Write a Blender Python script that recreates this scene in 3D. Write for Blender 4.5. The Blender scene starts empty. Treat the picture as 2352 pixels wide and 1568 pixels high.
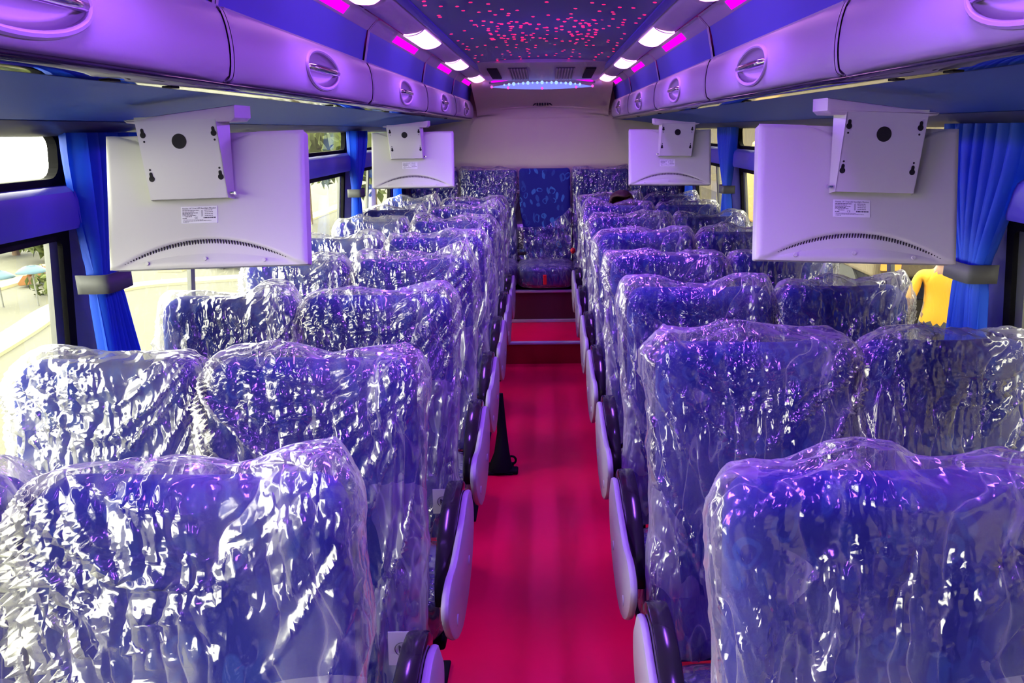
import bpy, bmesh, math, random
from mathutils import Vector, Matrix, Euler, noise
R = math.radians
sc = bpy.context.scene
C = sc.collection
# ------------------------------------------------------------------ camera, sky, exposure
CZ = 1.70                                  # eye height above the bus floor
XC = -0.02                                 # centre line of the bus
cam_d = bpy.data.cameras.new('camera')
cam = bpy.data.objects.new('camera', cam_d)
C.objects.link(cam)
cam_d.sensor_width = 36.0
cam_d.lens = 1750.0 / 2352.0 * 36.0
cam_d.shift_x = -(1257.1 - 1176.0) / 2352.0
cam_d.clip_start = 0.02
cam_d.clip_end = 300
cam.matrix_world = (Matrix.Translation((0, 0, CZ)) @ Matrix.Rotation(R(90 - 15.52), 4, 'X') @ Matrix.Rotation(R(-0.6), 4, 'Z'))
sc.camera = cam
sc.view_settings.view_transform = 'Standard'
sc.view_settings.look = 'None'
sc.view_settings.exposure = 0.38
sc.view_settings.gamma = 1.0
sc.view_settings.use_curve_mapping = False
sc.cycles.use_denoising = True
sc.cycles.transparent_max_bounces = 18
sc.cycles.max_bounces = 5
sc.cycles.diffuse_bounces = 3
sc.cycles.glossy_bounces = 2
sc.cycles.use_adaptive_sampling = True
sc.cycles.adaptive_threshold = 0.09
sc.cycles.adaptive_min_samples = 20
sc.cycles.sample_clamp_indirect = 6.0
sc.cycles.caustics_reflective = False
sc.cycles.caustics_refractive = False

world = bpy.data.worlds.new('sky')
sc.world = world
world.use_nodes = True
bg = world.node_tree.nodes['Background']
bg.inputs[0].default_value = (1.0, 0.97, 0.76, 1)
bg.inputs[1].default_value = 11.0
LED = (0.27, 0.075, 1.0)                    # colour of the violet ceiling lamps
LED_W = 8.0


# ------------------------------------------------------------------ materials
def newmat(name):
    m = bpy.data.materials.new(name)
    m.use_nodes = True
    nt = m.node_tree
    for n in list(nt.nodes):
        if n.type != 'OUTPUT_MATERIAL':
            nt.nodes.remove(n)
    return m, nt, next(n for n in nt.nodes if n.type == 'OUTPUT_MATERIAL')


def N(nt, t, **kw):
    n = nt.nodes.new(t)
    for k, v in kw.items():
        if k in n.inputs.keys():
            n.inputs[k].default_value = v
        else:
            setattr(n, k, v)
    return n


def pbr(name, col, rough=0.5, metal=0.0, bump=0.0, bscale=60.0, spec=0.5, vary=0.0, vscale=4.0):
    m, nt, out = newmat(name)
    p = N(nt, 'ShaderNodeBsdfPrincipled')
    p.inputs['Base Color'].default_value = (*col, 1)
    p.inputs['Roughness'].default_value = rough
    p.inputs['Metallic'].default_value = metal
    p.inputs['Specular IOR Level'].default_value = spec
    nt.links.new(p.outputs[0], out.inputs[0])
    tc = N(nt, 'ShaderNodeTexCoord')
    if bump > 0:
        no = N(nt, 'ShaderNodeTexNoise')
        no.inputs['Scale'].default_value = bscale
        no.inputs['Detail'].default_value = 4
        nt.links.new(tc.outputs['Object'], no.inputs['Vector'])
        b = N(nt, 'ShaderNodeBump')
        b.inputs['Strength'].default_value = bump
        b.inputs['Distance'].default_value = 0.004
        nt.links.new(no.outputs[0], b.inputs['Height'])
        nt.links.new(b.outputs[0], p.inputs['Normal'])
    if vary > 0:
        no = N(nt, 'ShaderNodeTexNoise')
        no.inputs['Scale'].default_value = vscale
        no.inputs['Detail'].default_value = 5
        nt.links.new(tc.outputs['Object'], no.inputs['Vector'])
        mx = N(nt, 'ShaderNodeMix', data_type='RGBA')
        mx.inputs['A'].default_value = (*[c * (1 - vary) for c in col], 1)
        mx.inputs['B'].default_value = (*[min(1, c * (1 + vary)) for c in col], 1)
        nt.links.new(no.outputs[0], mx.inputs['Factor'])
        nt.links.new(mx.outputs['Result'], p.inputs['Base Color'])
    return m


def emit(name, col, s):
    m, nt, out = newmat(name)
    e = N(nt, 'ShaderNodeEmission')
    e.inputs[0].default_value = (*col, 1)
    e.inputs[1].default_value = s
    nt.links.new(e.outputs[0], out.inputs[0])
    return m


def glass_mat():
    m, nt, out = newmat('window_glass')
    t = N(nt, 'ShaderNodeBsdfTransparent')
    t.inputs[0].default_value = (0.93, 0.96, 0.94, 1)
    g = N(nt, 'ShaderNodeBsdfGlossy')
    g.inputs['Roughness'].default_value = 0.02
    lw = N(nt, 'ShaderNodeLayerWeight')
    pw = N(nt, 'ShaderNodeMath', operation='POWER')
    pw.inputs[1].default_value = 5.0
    nt.links.new(lw.outputs['Facing'], pw.inputs[0])
    f = N(nt, 'ShaderNodeMath', operation='MULTIPLY_ADD')
    f.inputs[1].default_value = 0.9
    f.inputs[2].default_value = 0.05
    nt.links.new(pw.outputs[0], f.inputs[0])
    mx = N(nt, 'ShaderNodeMixShader')
    nt.links.new(f.outputs[0], mx.inputs[0])
    nt.links.new(t.outputs[0], mx.inputs[1])
    nt.links.new(g.outputs[0], mx.inputs[2])
    nt.links.new(mx.outputs[0], out.inputs[0])
    return m


def film_mat():
    """thin clear polythene: see-through, milky where it creases, glossy"""
    m, nt, out = newmat('polythene_film')
    L = nt.links.new
    tc = N(nt, 'ShaderNodeTexCoord')
    mp = N(nt, 'ShaderNodeMapping')
    mp.inputs['Scale'].default_value = (1.0, 1.0, 0.42)
    L(tc.outputs['Object'], mp.inputs['Vector'])
    def ridged(scale, vec, detail, dist=0.0):
        """|noise - 1/2|: sharp creases between soft cells"""
        n = N(nt, 'ShaderNodeTexNoise')
        n.inputs['Scale'].default_value = scale
        n.inputs['Detail'].default_value = detail
        n.inputs['Distortion'].default_value = dist
        L(vec, n.inputs['Vector'])
        a = N(nt, 'ShaderNodeMath', operation='SUBTRACT')
        a.inputs[1].default_value = 0.5
        L(n.outputs[0], a.inputs[0])
        c = N(nt, 'ShaderNodeMath', operation='ABSOLUTE')
        L(a.outputs[0], c.inputs[0])
        return c
    wn = N(nt, 'ShaderNodeTexNoise')
    wn.inputs['Scale'].default_value = 5.0
    wn.inputs['Detail'].default_value = 1
    L(tc.outputs['Object'], wn.inputs['Vector'])
    wv = N(nt, 'ShaderNodeVectorMath', operation='MULTIPLY_ADD')
    wv.inputs[1].default_value = (0.10, 0.10, 0.10)
    L(wn.outputs['Color'], wv.inputs[0])
    L(tc.outputs['Object'], wv.inputs[2])
    c1 = ridged(22, mp.outputs[0], 2.0)                 # crumple
    mp4 = N(nt, 'ShaderNodeMapping')
    mp4.inputs['Scale'].default_value = (14, 14, 2.2)
    mp4.inputs['Rotation'].default_value = (0, 0.16, 0)
    L(wv.outputs[0], mp4.inputs[0])
    c2 = ridged(1.0, mp4.outputs[0], 1.0)               # long hanging creases
    n2 = N(nt, 'ShaderNodeTexNoise')
    n2.inputs['Scale'].default_value = 4.5
    n2.inputs['Detail'].default_value = 1
    L(tc.outputs['Object'], n2.inputs['Vector'])
    rs = N(nt, 'ShaderNodeMapRange')
    rs.inputs['From Min'].default_value = 0.46
    rs.inputs['From Max'].default_value = 0.60
    rs.inputs['To Min'].default_value = 0.05
    rs.inputs['To Max'].default_value = 1.0
    L(n2.outputs[0], rs.inputs[0])
    h1 = N(nt, 'ShaderNodeMath', operation='MULTIPLY')
    L(c1.outputs[0], h1.inputs[0])
    L(rs.outputs[0], h1.inputs[1])
    h = N(nt, 'ShaderNodeMath', operation='MULTIPLY_ADD')
    h.inputs[1].default_value = 0.85
    L(c2.outputs[0], h.inputs[0])
    L(h1.outputs[0], h.inputs[2])
    b = N(nt, 'ShaderNodeBump')
    b.inputs['Distance'].default_value = 0.045
    b.inputs['Strength'].default_value = 1.0
    L(h.outputs[0], b.inputs['Height'])
    # milky haze, stronger in crumpled zones
    n3 = N(nt, 'ShaderNodeTexNoise')
    n3.inputs['Scale'].default_value = 4.0
    n3.inputs['Detail'].default_value = 2
    n3.inputs['Roughness'].default_value = 0.65
    mp3 = N(nt, 'ShaderNodeMapping')
    mp3.inputs['Scale'].default_value = (1.6, 1.6, 0.55)
    mp3.inputs['Location'].default_value = (3, 7, 1)
    L(tc.outputs['Object'], mp3.inputs[0])
    L(mp3.outputs[0], n3.inputs['Vector'])
    vc = N(nt, 'ShaderNodeTexVoronoi', feature='F1')
    vc.inputs['Scale'].default_value = 1.0
    mpv = N(nt, 'ShaderNodeMapping')
    mpv.inputs['Scale'].default_value = (9, 9, 4.5)
    mpv.inputs['Rotation'].default_value = (0, 0.35, 0)
    L(wv.outputs[0], mpv.inputs[0])
    L(mpv.outputs[0], vc.inputs['Vector'])
    vs_ = N(nt, 'ShaderNodeSeparateColor')
    L(vc.outputs['Color'], vs_.inputs[0])
    cell = N(nt, 'ShaderNodeMapRange')
    cell.inputs['From Min'].default_value = 0.45
    cell.inputs['From Max'].default_value = 1.0
    cell.inputs['To Min'].default_value = 0.0
    cell.inputs['To Max'].default_value = 0.28
    L(vs_.outputs[0], cell.inputs[0])
    hz_ = N(nt, 'ShaderNodeMapRange')
    hz_.inputs['From Min'].default_value = 0.44
    hz_.inputs['From Max'].default_value = 0.62
    hz_.inputs['To Min'].default_value = 0.015
    hz_.inputs['To Max'].default_value = 0.17
    L(n3.outputs[0], hz_.inputs[0])
    hz = N(nt, 'ShaderNodeMath', operation='ADD')
    L(hz_.outputs[0], hz.inputs[0])
    L(cell.outputs[0], hz.inputs[1])
    lw = N(nt, 'ShaderNodeLayerWeight')
    lw.inputs[0].default_value = 0.50
    L(b.outputs[0], lw.inputs['Normal'])
    hz2 = N(nt, 'ShaderNodeMath', operation='MULTIPLY_ADD', use_clamp=True)
    hz2.inputs[1].default_value = 0.75
    f2 = N(nt, 'ShaderNodeMath', operation='POWER')
    f2.inputs[1].default_value = 2.4
    L(lw.outputs['Facing'], f2.inputs[0])
    L(f2.outputs[0], hz2.inputs[0])
    # doubled folds show whiter
    st = N(nt, 'ShaderNodeMapRange')
    st.inputs['From Min'].default_value = 0.022
    st.inputs['From Max'].default_value = 0.0
    st.inputs['To Max'].default_value = 0.22
    L(c2.outputs[0], st.inputs[0])
    sa = N(nt, 'ShaderNodeMath', operation='ADD')
    L(hz.outputs[0], sa.inputs[0])
    L(st.outputs[0], sa.inputs[1])
    L(sa.outputs[0], hz2.inputs[2])
    tr = N(nt, 'ShaderNodeBsdfTransparent')
    tr.inputs[0].default_value = (0.96, 0.96, 0.97, 1)
    df = N(nt, 'ShaderNodeBsdfDiffuse')
    df.inputs[0].default_value = (0.78, 0.78, 0.78, 1)
    tl = N(nt, 'ShaderNodeBsdfTranslucent')
    tl.inputs[0].default_value = (0.80, 0.80, 0.80, 1)
    L(b.outputs[0], df.inputs['Normal'])
    m0 = N(nt, 'ShaderNodeMixShader')
    m0.inputs[0].default_value = 0.5
    L(df.outputs[0], m0.inputs[1])
    L(tl.outputs[0], m0.inputs[2])
    m1 = N(nt, 'ShaderNodeMixShader')
    L(hz2.outputs[0], m1.inputs[0])
    L(tr.outputs[0], m1.inputs[1])
    L(m0.outputs[0], m1.inputs[2])
    gl = N(nt, 'ShaderNodeBsdfGlossy')
    gl.inputs['Roughness'].default_value = 0.13
    L(b.outputs[0], gl.inputs['Normal'])
    fg = N(nt, 'ShaderNodeMath', operation='MULTIPLY_ADD', use_clamp=True)
    fg.inputs[1].default_value = 0.55
    fg.inputs[2].default_value = 0.12
    pw = N(nt, 'ShaderNodeMath', operation='POWER')
    pw.inputs[1].default_value = 3.0
    L(lw.outputs['Facing'], pw.inputs[0])
    L(pw.outputs[0], fg.inputs[0])
    m2 = N(nt, 'ShaderNodeMixShader')
    L(fg.outputs[0], m2.inputs[0])
    L(m1.outputs[0], m2.inputs[1])
    L(gl.outputs[0], m2.inputs[2])
    L(m2.outputs[0], out.inputs[0])
    return m


def seat_fabric(mark, name):
    """navy plush with scattered paler blue dashes, rings and dots"""
    m, nt, out = newmat(name)
    L = nt.links.new
    tc = N(nt, 'ShaderNodeTexCoord')
    n1 = N(nt, 'ShaderNodeTexNoise')
    n1.inputs['Scale'].default_value = 7
    L(tc.outputs['Object'], n1.inputs['Vector'])
    add = N(nt, 'ShaderNodeVectorMath', operation='MULTIPLY_ADD')
    add.inputs[1].default_value = (0.10, 0.10, 0.10)
    L(n1.outputs['Color'], add.inputs[0])
    L(tc.outputs['Object'], add.inputs[2])
    sp = N(nt, 'ShaderNodeSeparateXYZ')
    L(add.outputs[0], sp.inputs[0])
    cb = N(nt, 'ShaderNodeCombineXYZ')
    L(sp.outputs[0], cb.inputs[0])
    L(sp.outputs[2], cb.inputs[1])
    mp = N(nt, 'ShaderNodeMapping')
    mp.inputs['Scale'].default_value = (17, 8, 1)
    mp.inputs['Rotation'].default_value = (0, 0, 0.25)
    L(cb.outputs[0], mp.inputs[0])
    v = N(nt, 'ShaderNodeTexVoronoi', voronoi_dimensions='2D')
    v.inputs['Scale'].default_value = 1.0
    L(mp.outputs[0], v.inputs['Vector'])
    r1 = N(nt, 'ShaderNodeMapRange')
    r1.inputs['From Min'].default_value = 0.24
    r1.inputs['From Max'].default_value = 0.19
    L(v.outputs['Distance'], r1.inputs[0])
    mp2 = N(nt, 'ShaderNodeMapping')
    mp2.inputs['Scale'].default_value = (9, 8, 1)
    L(cb.outputs[0], mp2.inputs[0])
    v2 = N(nt, 'ShaderNodeTexVoronoi', voronoi_dimensions='2D')
    v2.inputs['Scale'].default_value = 1.0
    L(mp2.outputs[0], v2.inputs['Vector'])
    rg = N(nt, 'ShaderNodeMath', operation='COMPARE')
    rg.inputs[1].default_value = 0.16
    rg.inputs[2].default_value = 0.035
    L(v2.outputs['Distance'], rg.inputs[0])
    mxv = N(nt, 'ShaderNodeMath', operation='MAXIMUM')
    L(r1.outputs[0], mxv.inputs[0])
    L(rg.outputs[0], mxv.inputs[1])
    cr = N(nt, 'ShaderNodeMath', operation='MULTIPLY')
    sep = N(nt, 'ShaderNodeSeparateColor')
    L(v.outputs['Color'], sep.inputs[0])
    L(mxv.outputs[0], cr.inputs[0])
    L(sep.outputs[0], cr.inputs[1])
    mx = N(nt, 'ShaderNodeMix', data_type='RGBA')
    mx.inputs['A'].default_value = (0.006, 0.011, 0.19, 1)
    mx.inputs['B'].default_value = (*mark, 1)
    L(cr.outputs[0], mx.inputs['Factor'])
    p = N(nt, 'ShaderNodeBsdfPrincipled')
    p.inputs['Roughness'].default_value = 0.9
    p.inputs['Sheen Weight'].default_value = 0.06
    L(mx.outputs['Result'], p.inputs['Base Color'])
    L(p.outputs[0], out.inputs[0])
    return m


def star_mat():
    """dark indigo roof lining set with little red LED stars"""
    m, nt, out = newmat('star_roof_lining')
    L = nt.links.new
    tc = N(nt, 'ShaderNodeTexCoord')
    sx = N(nt, 'ShaderNodeSeparateXYZ')
    L(tc.outputs['Object'], sx.inputs[0])
    cx = N(nt, 'ShaderNodeCombineXYZ')
    L(sx.outputs[0], cx.inputs[0])
    L(sx.outputs[1], cx.inputs[1])

    def dots(scale, r, ysc, keep):
        mp = N(nt, 'ShaderNodeMapping')
        mp.inputs['Scale'].default_value = (scale, scale * ysc, 1)
        L(cx.outputs[0], mp.inputs[0])
        v = N(nt, 'ShaderNodeTexVoronoi', voronoi_dimensions='2D')
        v.inputs['Scale'].default_value = 1.0
        v.inputs['Randomness'].default_value = 1.0
        L(mp.outputs[0], v.inputs['Vector'])
        a = N(nt, 'ShaderNodeMath', operation='LESS_THAN')
        a.inputs[1].default_value = r
        L(v.outputs['Distance'], a.inputs[0])
        s = N(nt, 'ShaderNodeSeparateColor')
        L(v.outputs['Color'], s.inputs[0])
        k = N(nt, 'ShaderNodeMath', operation='LESS_THAN')
        k.inputs[1].default_value = keep
        L(s.outputs[0], k.inputs[0])
        q = N(nt, 'ShaderNodeMath', operation='MULTIPLY')
        L(a.outputs[0], q.inputs[0])
        L(k.outputs[0], q.inputs[1])
        return q
    d1 = dots(19, 0.13, 0.55, 0.40)
    d2 = dots(26, 0.20, 0.36, 0.60)
    # denser cluster half-way back
    my = N(nt, 'ShaderNodeMath', operation='COMPARE')
    my.inputs[1].default_value = 3.80
    my.inputs[2].default_value = 0.42
    L(sx.outputs[1], my.inputs[0])
    mxx = N(nt, 'ShaderNodeMath', operation='COMPARE')
    mxx.inputs[1].default_value = XC
    mxx.inputs[2].default_value = 0.27
    L(sx.outputs[0], mxx.inputs[0])
    mm = N(nt, 'ShaderNodeMath', operation='MULTIPLY')
    L(my.outputs[0], mm.inputs[0])
    L(mxx.outputs[0], mm.inputs[1])
    d2m = N(nt, 'ShaderNodeMath', operation='MULTIPLY')
    L(d2.outputs[0], d2m.inputs[0])
    L(mm.outputs[0], d2m.inputs[1])
    dd = N(nt, 'ShaderNodeMath', operation='MAXIMUM')
    L(d1.outputs[0], dd.inputs[0])
    L(d2m.outputs[0], dd.inputs[1])
    p = N(nt, 'ShaderNodeBsdfPrincipled')
    p.inputs['Base Color'].default_value = (0.06, 0.09, 0.32, 1)
    p.inputs['Roughness'].default_value = 0.35
    p.inputs['Emission Color'].default_value = (1.0, 0.0, 0.05, 1)
    e = N(nt, 'ShaderNodeMath', operation='MULTIPLY')
    e.inputs[1].default_value = 2.2
    L(dd.outputs[0], e.inputs[0])
    L(e.outputs[0], p.inputs['Emission Strength'])
    L(p.outputs[0], out.inputs[0])
    return m


M = dict(
    film=film_mat(), fabric=seat_fabric((0.014, 0.045, 0.26), 'navy_plush'), plush=seat_fabric((0.045, 0.17, 0.48), 'navy_patterned_plush'), glass=glass_mat(), star=star_mat(),
    floor=pbr('red_vinyl_floor', (0.88, 0.0, 0.065), 0.36, bump=0.15, bscale=25, spec=0.3, vary=0.12, vscale=3),
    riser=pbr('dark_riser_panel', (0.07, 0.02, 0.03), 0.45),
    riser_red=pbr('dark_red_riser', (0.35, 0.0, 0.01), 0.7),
    nosing=pbr('grey_step_nosing', (0.45, 0.42, 0.5), 0.3),
    cream=pbr('cream_wall_lining', (0.76, 0.66, 0.50), 0.6, bump=0.06, bscale=120),
    grey=pbr('pale_grey_plastic', (0.60, 0.58, 0.58), 0.42),
    shell=pbr('grey_seat_shell', (0.40, 0.39, 0.42), 0.40),
    tagcloth=pbr('grey_white_tag', (0.42, 0.42, 0.45), 0.7),
    locker=pbr('pale_grey_locker', (0.56, 0.52, 0.54), 0.40, bump=0.03, bscale=200),
    bluepanel=pbr('royal_blue_panel', (0.06, 0.07, 0.55), 0.38),
    soffit=pbr('blue_soffit_vinyl', (0.07, 0.17, 0.52), 0.55, bump=0.05, bscale=150),
    gloss=pbr('glossy_black_strip', (0.012, 0.012, 0.015), 0.06),
    black=pbr('black_rubber', (0.008, 0.008, 0.010), 0.75, spec=0.1),
    blackpl=pbr('black_gloss_plastic', (0.02, 0.018, 0.022), 0.14),
    darkgrey=pbr('dark_grey_vinyl', (0.10, 0.10, 0.12), 0.40),
    hole=pbr('dark_opening', (0.006, 0.006, 0.007), 0.8),
    chrome=pbr('chrome', (0.85, 0.83, 0.85), 0.12, metal=1.0),
    alu=pbr('brushed_aluminium', (0.16, 0.165, 0.16), 0.4, metal=0.5),
    tv=pbr('warm_grey_tv_shell', (0.60, 0.60, 0.56), 0.38),
    white=pbr('white_sticker', (0.80, 0.80, 0.82), 0.5),
    ink=pbr('grey_ink', (0.05, 0.05, 0.07), 0.7),
    bluewall=pbr('blue_grey_window_trim', (0.09, 0.07, 0.50), 0.35),
    pillar=pbr('dark_blue_pillar_cover', (0.05, 0.05, 0.25), 0.45),
    curtain=pbr('royal_blue_curtain', (0.015, 0.11, 0.80), 0.55, bump=0.1, bscale=90),
    tie=pbr('grey_curtain_tie', (0.11, 0.115, 0.12), 0.6),
    red=pbr('red_plastic', (0.75, 0.01, 0.02), 0.4),
    lamp=emit('violet_white_lamp_lens', (1.0, 0.40, 1.0), 2.4),
    magenta=emit('magenta_lamp_glow', (1.0, 0.0, 0.95), 1.0),  # lamp glow painted as emission, on parts that are no lamps
    blueled=emit('blue_led_strip', (0.20, 0.22, 1.0), 1.0),
    bead=emit('pale_blue_led', (0.35, 0.55, 1.0), 1.1),
    pinkled=emit('pink_led', (1.0, 0.1, 0.7), 1.0),
    skin=pbr('brown_skin', (0.13, 0.055, 0.03), 0.5),
    hair=pbr('dark_red_brown_hair', (0.05, 0.012, 0.012), 0.6, bump=0.5, bscale=200),
    asphalt=pbr('sunlit_asphalt', (0.048, 0.047, 0.032), 0.9, vary=0.2),
    kerb=pbr('whitewashed_kerb', (0.30, 0.27, 0.16), 0.9),
    earth=pbr('dry_earth', (0.055, 0.04, 0.014), 0.95, vary=0.3),
    leaf=pbr('sunlit_leaves', (0.052, 0.068, 0.008), 0.8, vary=0.5, vscale=3),
    bark=pbr('tree_bark', (0.12, 0.08, 0.05), 0.9),
    orange=pbr('orange_machine_paint', (0.13, 0.045, 0.002), 0.5),
    sky_blue=pbr('pale_blue_canvas', (0.03, 0.07, 0.10), 0.7),
    brown=pbr('brown_rendered_wall', (0.085, 0.065, 0.036), 0.9, vary=0.3),
    yellow=pbr('yellow_cotton', (0.50, 0.24, 0.004), 0.8),
    ochre=pbr('ochre_truck_paint', (0.20, 0.11, 0.006), 0.5),
    trouser=pbr('dark_trousers', (0.03, 0.03, 0.05), 0.8),
    tyre=pbr('tyre_rubber', (0.02, 0.02, 0.02), 0.8),
    wheelwhite=pbr('dusty_white_paint', (0.08, 0.078, 0.065), 0.6),
    amber=emit('amber_tail_light', (1.0, 0.45, 0.08), 1.4),
)


nt = M['curtain'].node_tree
_o = next(n for n in nt.nodes if n.type == 'OUTPUT_MATERIAL')
_p = next(n for n in nt.nodes if n.type == 'BSDF_PRINCIPLED')
_t = N(nt, 'ShaderNodeBsdfTranslucent')
_t.inputs[0].default_value = (0.01, 0.12, 0.85, 1)
_m = N(nt, 'ShaderNodeMixShader')
_m.inputs[0].default_value = 0.35
nt.links.new(_p.outputs[0], _m.inputs[1])
nt.links.new(_t.outputs[0], _m.inputs[2])
nt.links.new(_m.outputs[0], _o.inputs[0])


# ------------------------------------------------------------------ helpers
def link(o, parent=None):
    C.objects.link(o)
    if parent is not None:
        o.parent = parent
    return o


def mesh(name, verts, faces, mat, parent=None, smooth=False):
    me = bpy.data.meshes.new(name)
    me.from_pydata([tuple(v) for v in verts], [], faces)
    me.materials.append(mat)
    if smooth:
        me.polygons.foreach_set('use_smooth', [True] * len(me.polygons))
    me.update()
    return link(bpy.data.objects.new(name, me), parent)


class MB:
    """collects shapes that become ONE mesh"""
    def __init__(self):
        self.v, self.f = [], []

    def add(self, v, f):
        n = len(self.v)
        self.v += [tuple(p) for p in v]
        self.f += [tuple(i + n for i in q) for q in f]
        return self

    def box(self, lo, hi, bev=0.0, mtx=None):
        bm = bmesh.new()
        bmesh.ops.create_cube(bm, size=1.0)
        s = [hi[i] - lo[i] for i in range(3)]
        c = [(hi[i] + lo[i]) / 2 for i in range(3)]
        for v in bm.verts:
            v.co = Vector((v.co.x * s[0] + c[0], v.co.y * s[1] + c[1], v.co.z * s[2] + c[2]))
        if bev > 0:
            bmesh.ops.bevel(bm, geom=list(bm.edges), offset=min(bev, min(abs(q) for q in s) * 0.49), segments=3, profile=0.5, affect='EDGES')
        self.frombm(bm, mtx)
        return self

    def frombm(self, bm, mtx=None):
        if mtx is not None:
            bmesh.ops.transform(bm, matrix=mtx, verts=bm.verts)
        bm.verts.index_update()
        self.add([v.co.copy() for v in bm.verts], [[v.index for v in f.verts] for f in bm.faces])
        bm.free()

    def cyl(self, p, q, r0, r1=None, n=16, caps=True):
        r1 = r0 if r1 is None else r1
        p, q = Vector(p), Vector(q)
        d = (q - p).normalized()
        a = d.orthogonal().normalized()
        b = d.cross(a)
        vs = []
        for (o, r) in ((p, r0), (q, r1)):
            for i in range(n):
                t = 2 * math.pi * i / n
                vs.append(o + a * math.cos(t) * r + b * math.sin(t) * r)
        fs = [(i, (i + 1) % n, n + (i + 1) % n, n + i) for i in range(n)]
        if caps:
            fs += [tuple(range(n))[::-1], tuple(range(n, 2 * n))]
        return self.add(vs, fs)

    def tube(self, pts, r, n=10):
        """round tube through points, r a number or list"""
        pts = [Vector(p) for p in pts]
        rs = r if isinstance(r, (list, tuple)) else [r] * len(pts)
        vs, fs = [], []
        ref = None
        for i, p in enumerate(pts):
            d = (pts[min(i + 1, len(pts) - 1)] - pts[max(i - 1, 0)]).normalized()
            if ref is None:
                ref = d.orthogonal().normalized()
            ref = (ref - d * ref.dot(d)).normalized()
            b = d.cross(ref)
            for k in range(n):
                t = 2 * math.pi * k / n
                vs.append(p + ref * math.cos(t) * rs[i] + b * math.sin(t) * rs[i])
        for i in range(len(pts) - 1):
            for k in range(n):
                fs.append((i * n + k, i * n + (k + 1) % n, (i + 1) * n + (k + 1) % n, (i + 1) * n + k))
        fs += [tuple(range(n))[::-1], tuple(range((len(pts) - 1) * n, len(pts) * n))]
        return self.add(vs, fs)

    def ball(self, c, r, seg=16, ring=10, mtx=None):
        bm = bmesh.new()
        bmesh.ops.create_uvsphere(bm, u_segments=seg, v_segments=ring, radius=1.0)
        rr = r if isinstance(r, (tuple, list)) else (r, r, r)
        for v in bm.verts:
            v.co = Vector((v.co.x * rr[0] + c[0], v.co.y * rr[1] + c[1], v.co.z * rr[2] + c[2]))
        self.frombm(bm, mtx)
        return self

    def prism(self, poly, axis, lo, hi, bev=0.0):
        """extrude a 2-D polygon along an axis ('x': poly is (y,z); 'y': poly is (x,z); 'z': poly is (x,y))"""
        bm = bmesh.new()

        def p3(a, b, t):
            return (t, a, b) if axis == 'x' else (a, t, b) if axis == 'y' else (a, b, t)
        v0 = [bm.verts.new(p3(a, b, lo)) for a, b in poly]
        v1 = [bm.verts.new(p3(a, b, hi)) for a, b in poly]
        bm.faces.new(v0[::-1])
        bm.faces.new(v1)
        n = len(poly)
        for i in range(n):
            bm.faces.new((v0[i], v0[(i + 1) % n], v1[(i + 1) % n], v1[i]))
        bmesh.ops.recalc_face_normals(bm, faces=bm.faces)
        if bev > 0:
            ed = [e for e in bm.edges if (e.verts[0] in v0) == (e.verts[1] in v0)]
            bmesh.ops.bevel(bm, geom=ed, offset=bev, segments=2, profile=0.5, affect='EDGES')
        self.frombm(bm)
        return self

    def build(self, name, mat, parent=None, smooth=False):
        o = mesh(name, self.v, self.f, mat, parent, smooth)
        if smooth:
            try:
                o.data.set_sharp_from_angle(angle=R(38))
            except Exception:
                pass
        return o


def smoothpts(pts, n=8):
    """Catmull-Rom through 2-D points"""
    out = []
    P = [pts[0]] + list(pts) + [pts[-1]]
    for i in range(1, len(P) - 2):
        for k in range(n):
            t = k / n
            out.append(tuple(0.5 * (2 * P[i][j] + (P[i + 1][j] - P[i - 1][j]) * t + (2 * P[i - 1][j] - 5 * P[i][j] + 4 * P[i + 1][j] - P[i + 2][j]) * t * t
                                    + (3 * P[i][j] - P[i - 1][j] - 3 * P[i + 1][j] + P[i + 2][j]) * t ** 3) for j in range(len(P[i]))))
    out.append(tuple(pts[-1]))
    return out


def tag(o, label=None, cat=None, group=None, kind=None):
    if label:
        o['label'] = label
    if cat:
        o['category'] = cat
    if group:
        o['group'] = group
    if kind:
        o['kind'] = kind
    return o


def empty(name, loc=(0, 0, 0), rot=(0, 0, 0)):
    o = bpy.data.objects.new(name, None)
    o.empty_display_size = 0.05
    o.location = loc
    o.rotation_euler = rot
    return link(o)


def struct(o):
    o['kind'] = 'structure'
    return o


def copy_tree(o, parent=None):
    c = o.copy()
    C.objects.link(c)
    if parent is not None:
        c.parent = parent
    for ch in list(o.children):
        copy_tree(ch, c)
    return c


def wall_x(z):
    """half-width of the body side at height z (it leans in towards the roof)"""
    return 1.185 + 0.10 * max(0.0, (CZ - z)) if z > 0.8 else 1.275


SIDES = ((-1, 'left'), (1, 'right'))
Y_FRONT, Y_BACK = -1.6, 7.0

# ------------------------------------------------------------------ the setting: floor, roof, walls
b = MB()
b.box((XC - 1.27, Y_FRONT, -0.06), (XC + 1.27, 7.1, 0.0))
struct(b.build('floor', M['floor']))
b = MB()
b.box((XC - 1.26, 5.52, 0.0), (XC + 1.26, 6.16, 0.165))
o = struct(b.build('trim_1', M['floor']))
b = MB()
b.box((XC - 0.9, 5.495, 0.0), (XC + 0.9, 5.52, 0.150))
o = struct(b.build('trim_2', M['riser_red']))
b = MB()
b.box((XC - 0.9, 5.488, 0.150), (XC + 0.9, 5.535, 0.169), 0.006)
struct(b.build('trim_3', M['nosing']))

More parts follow.
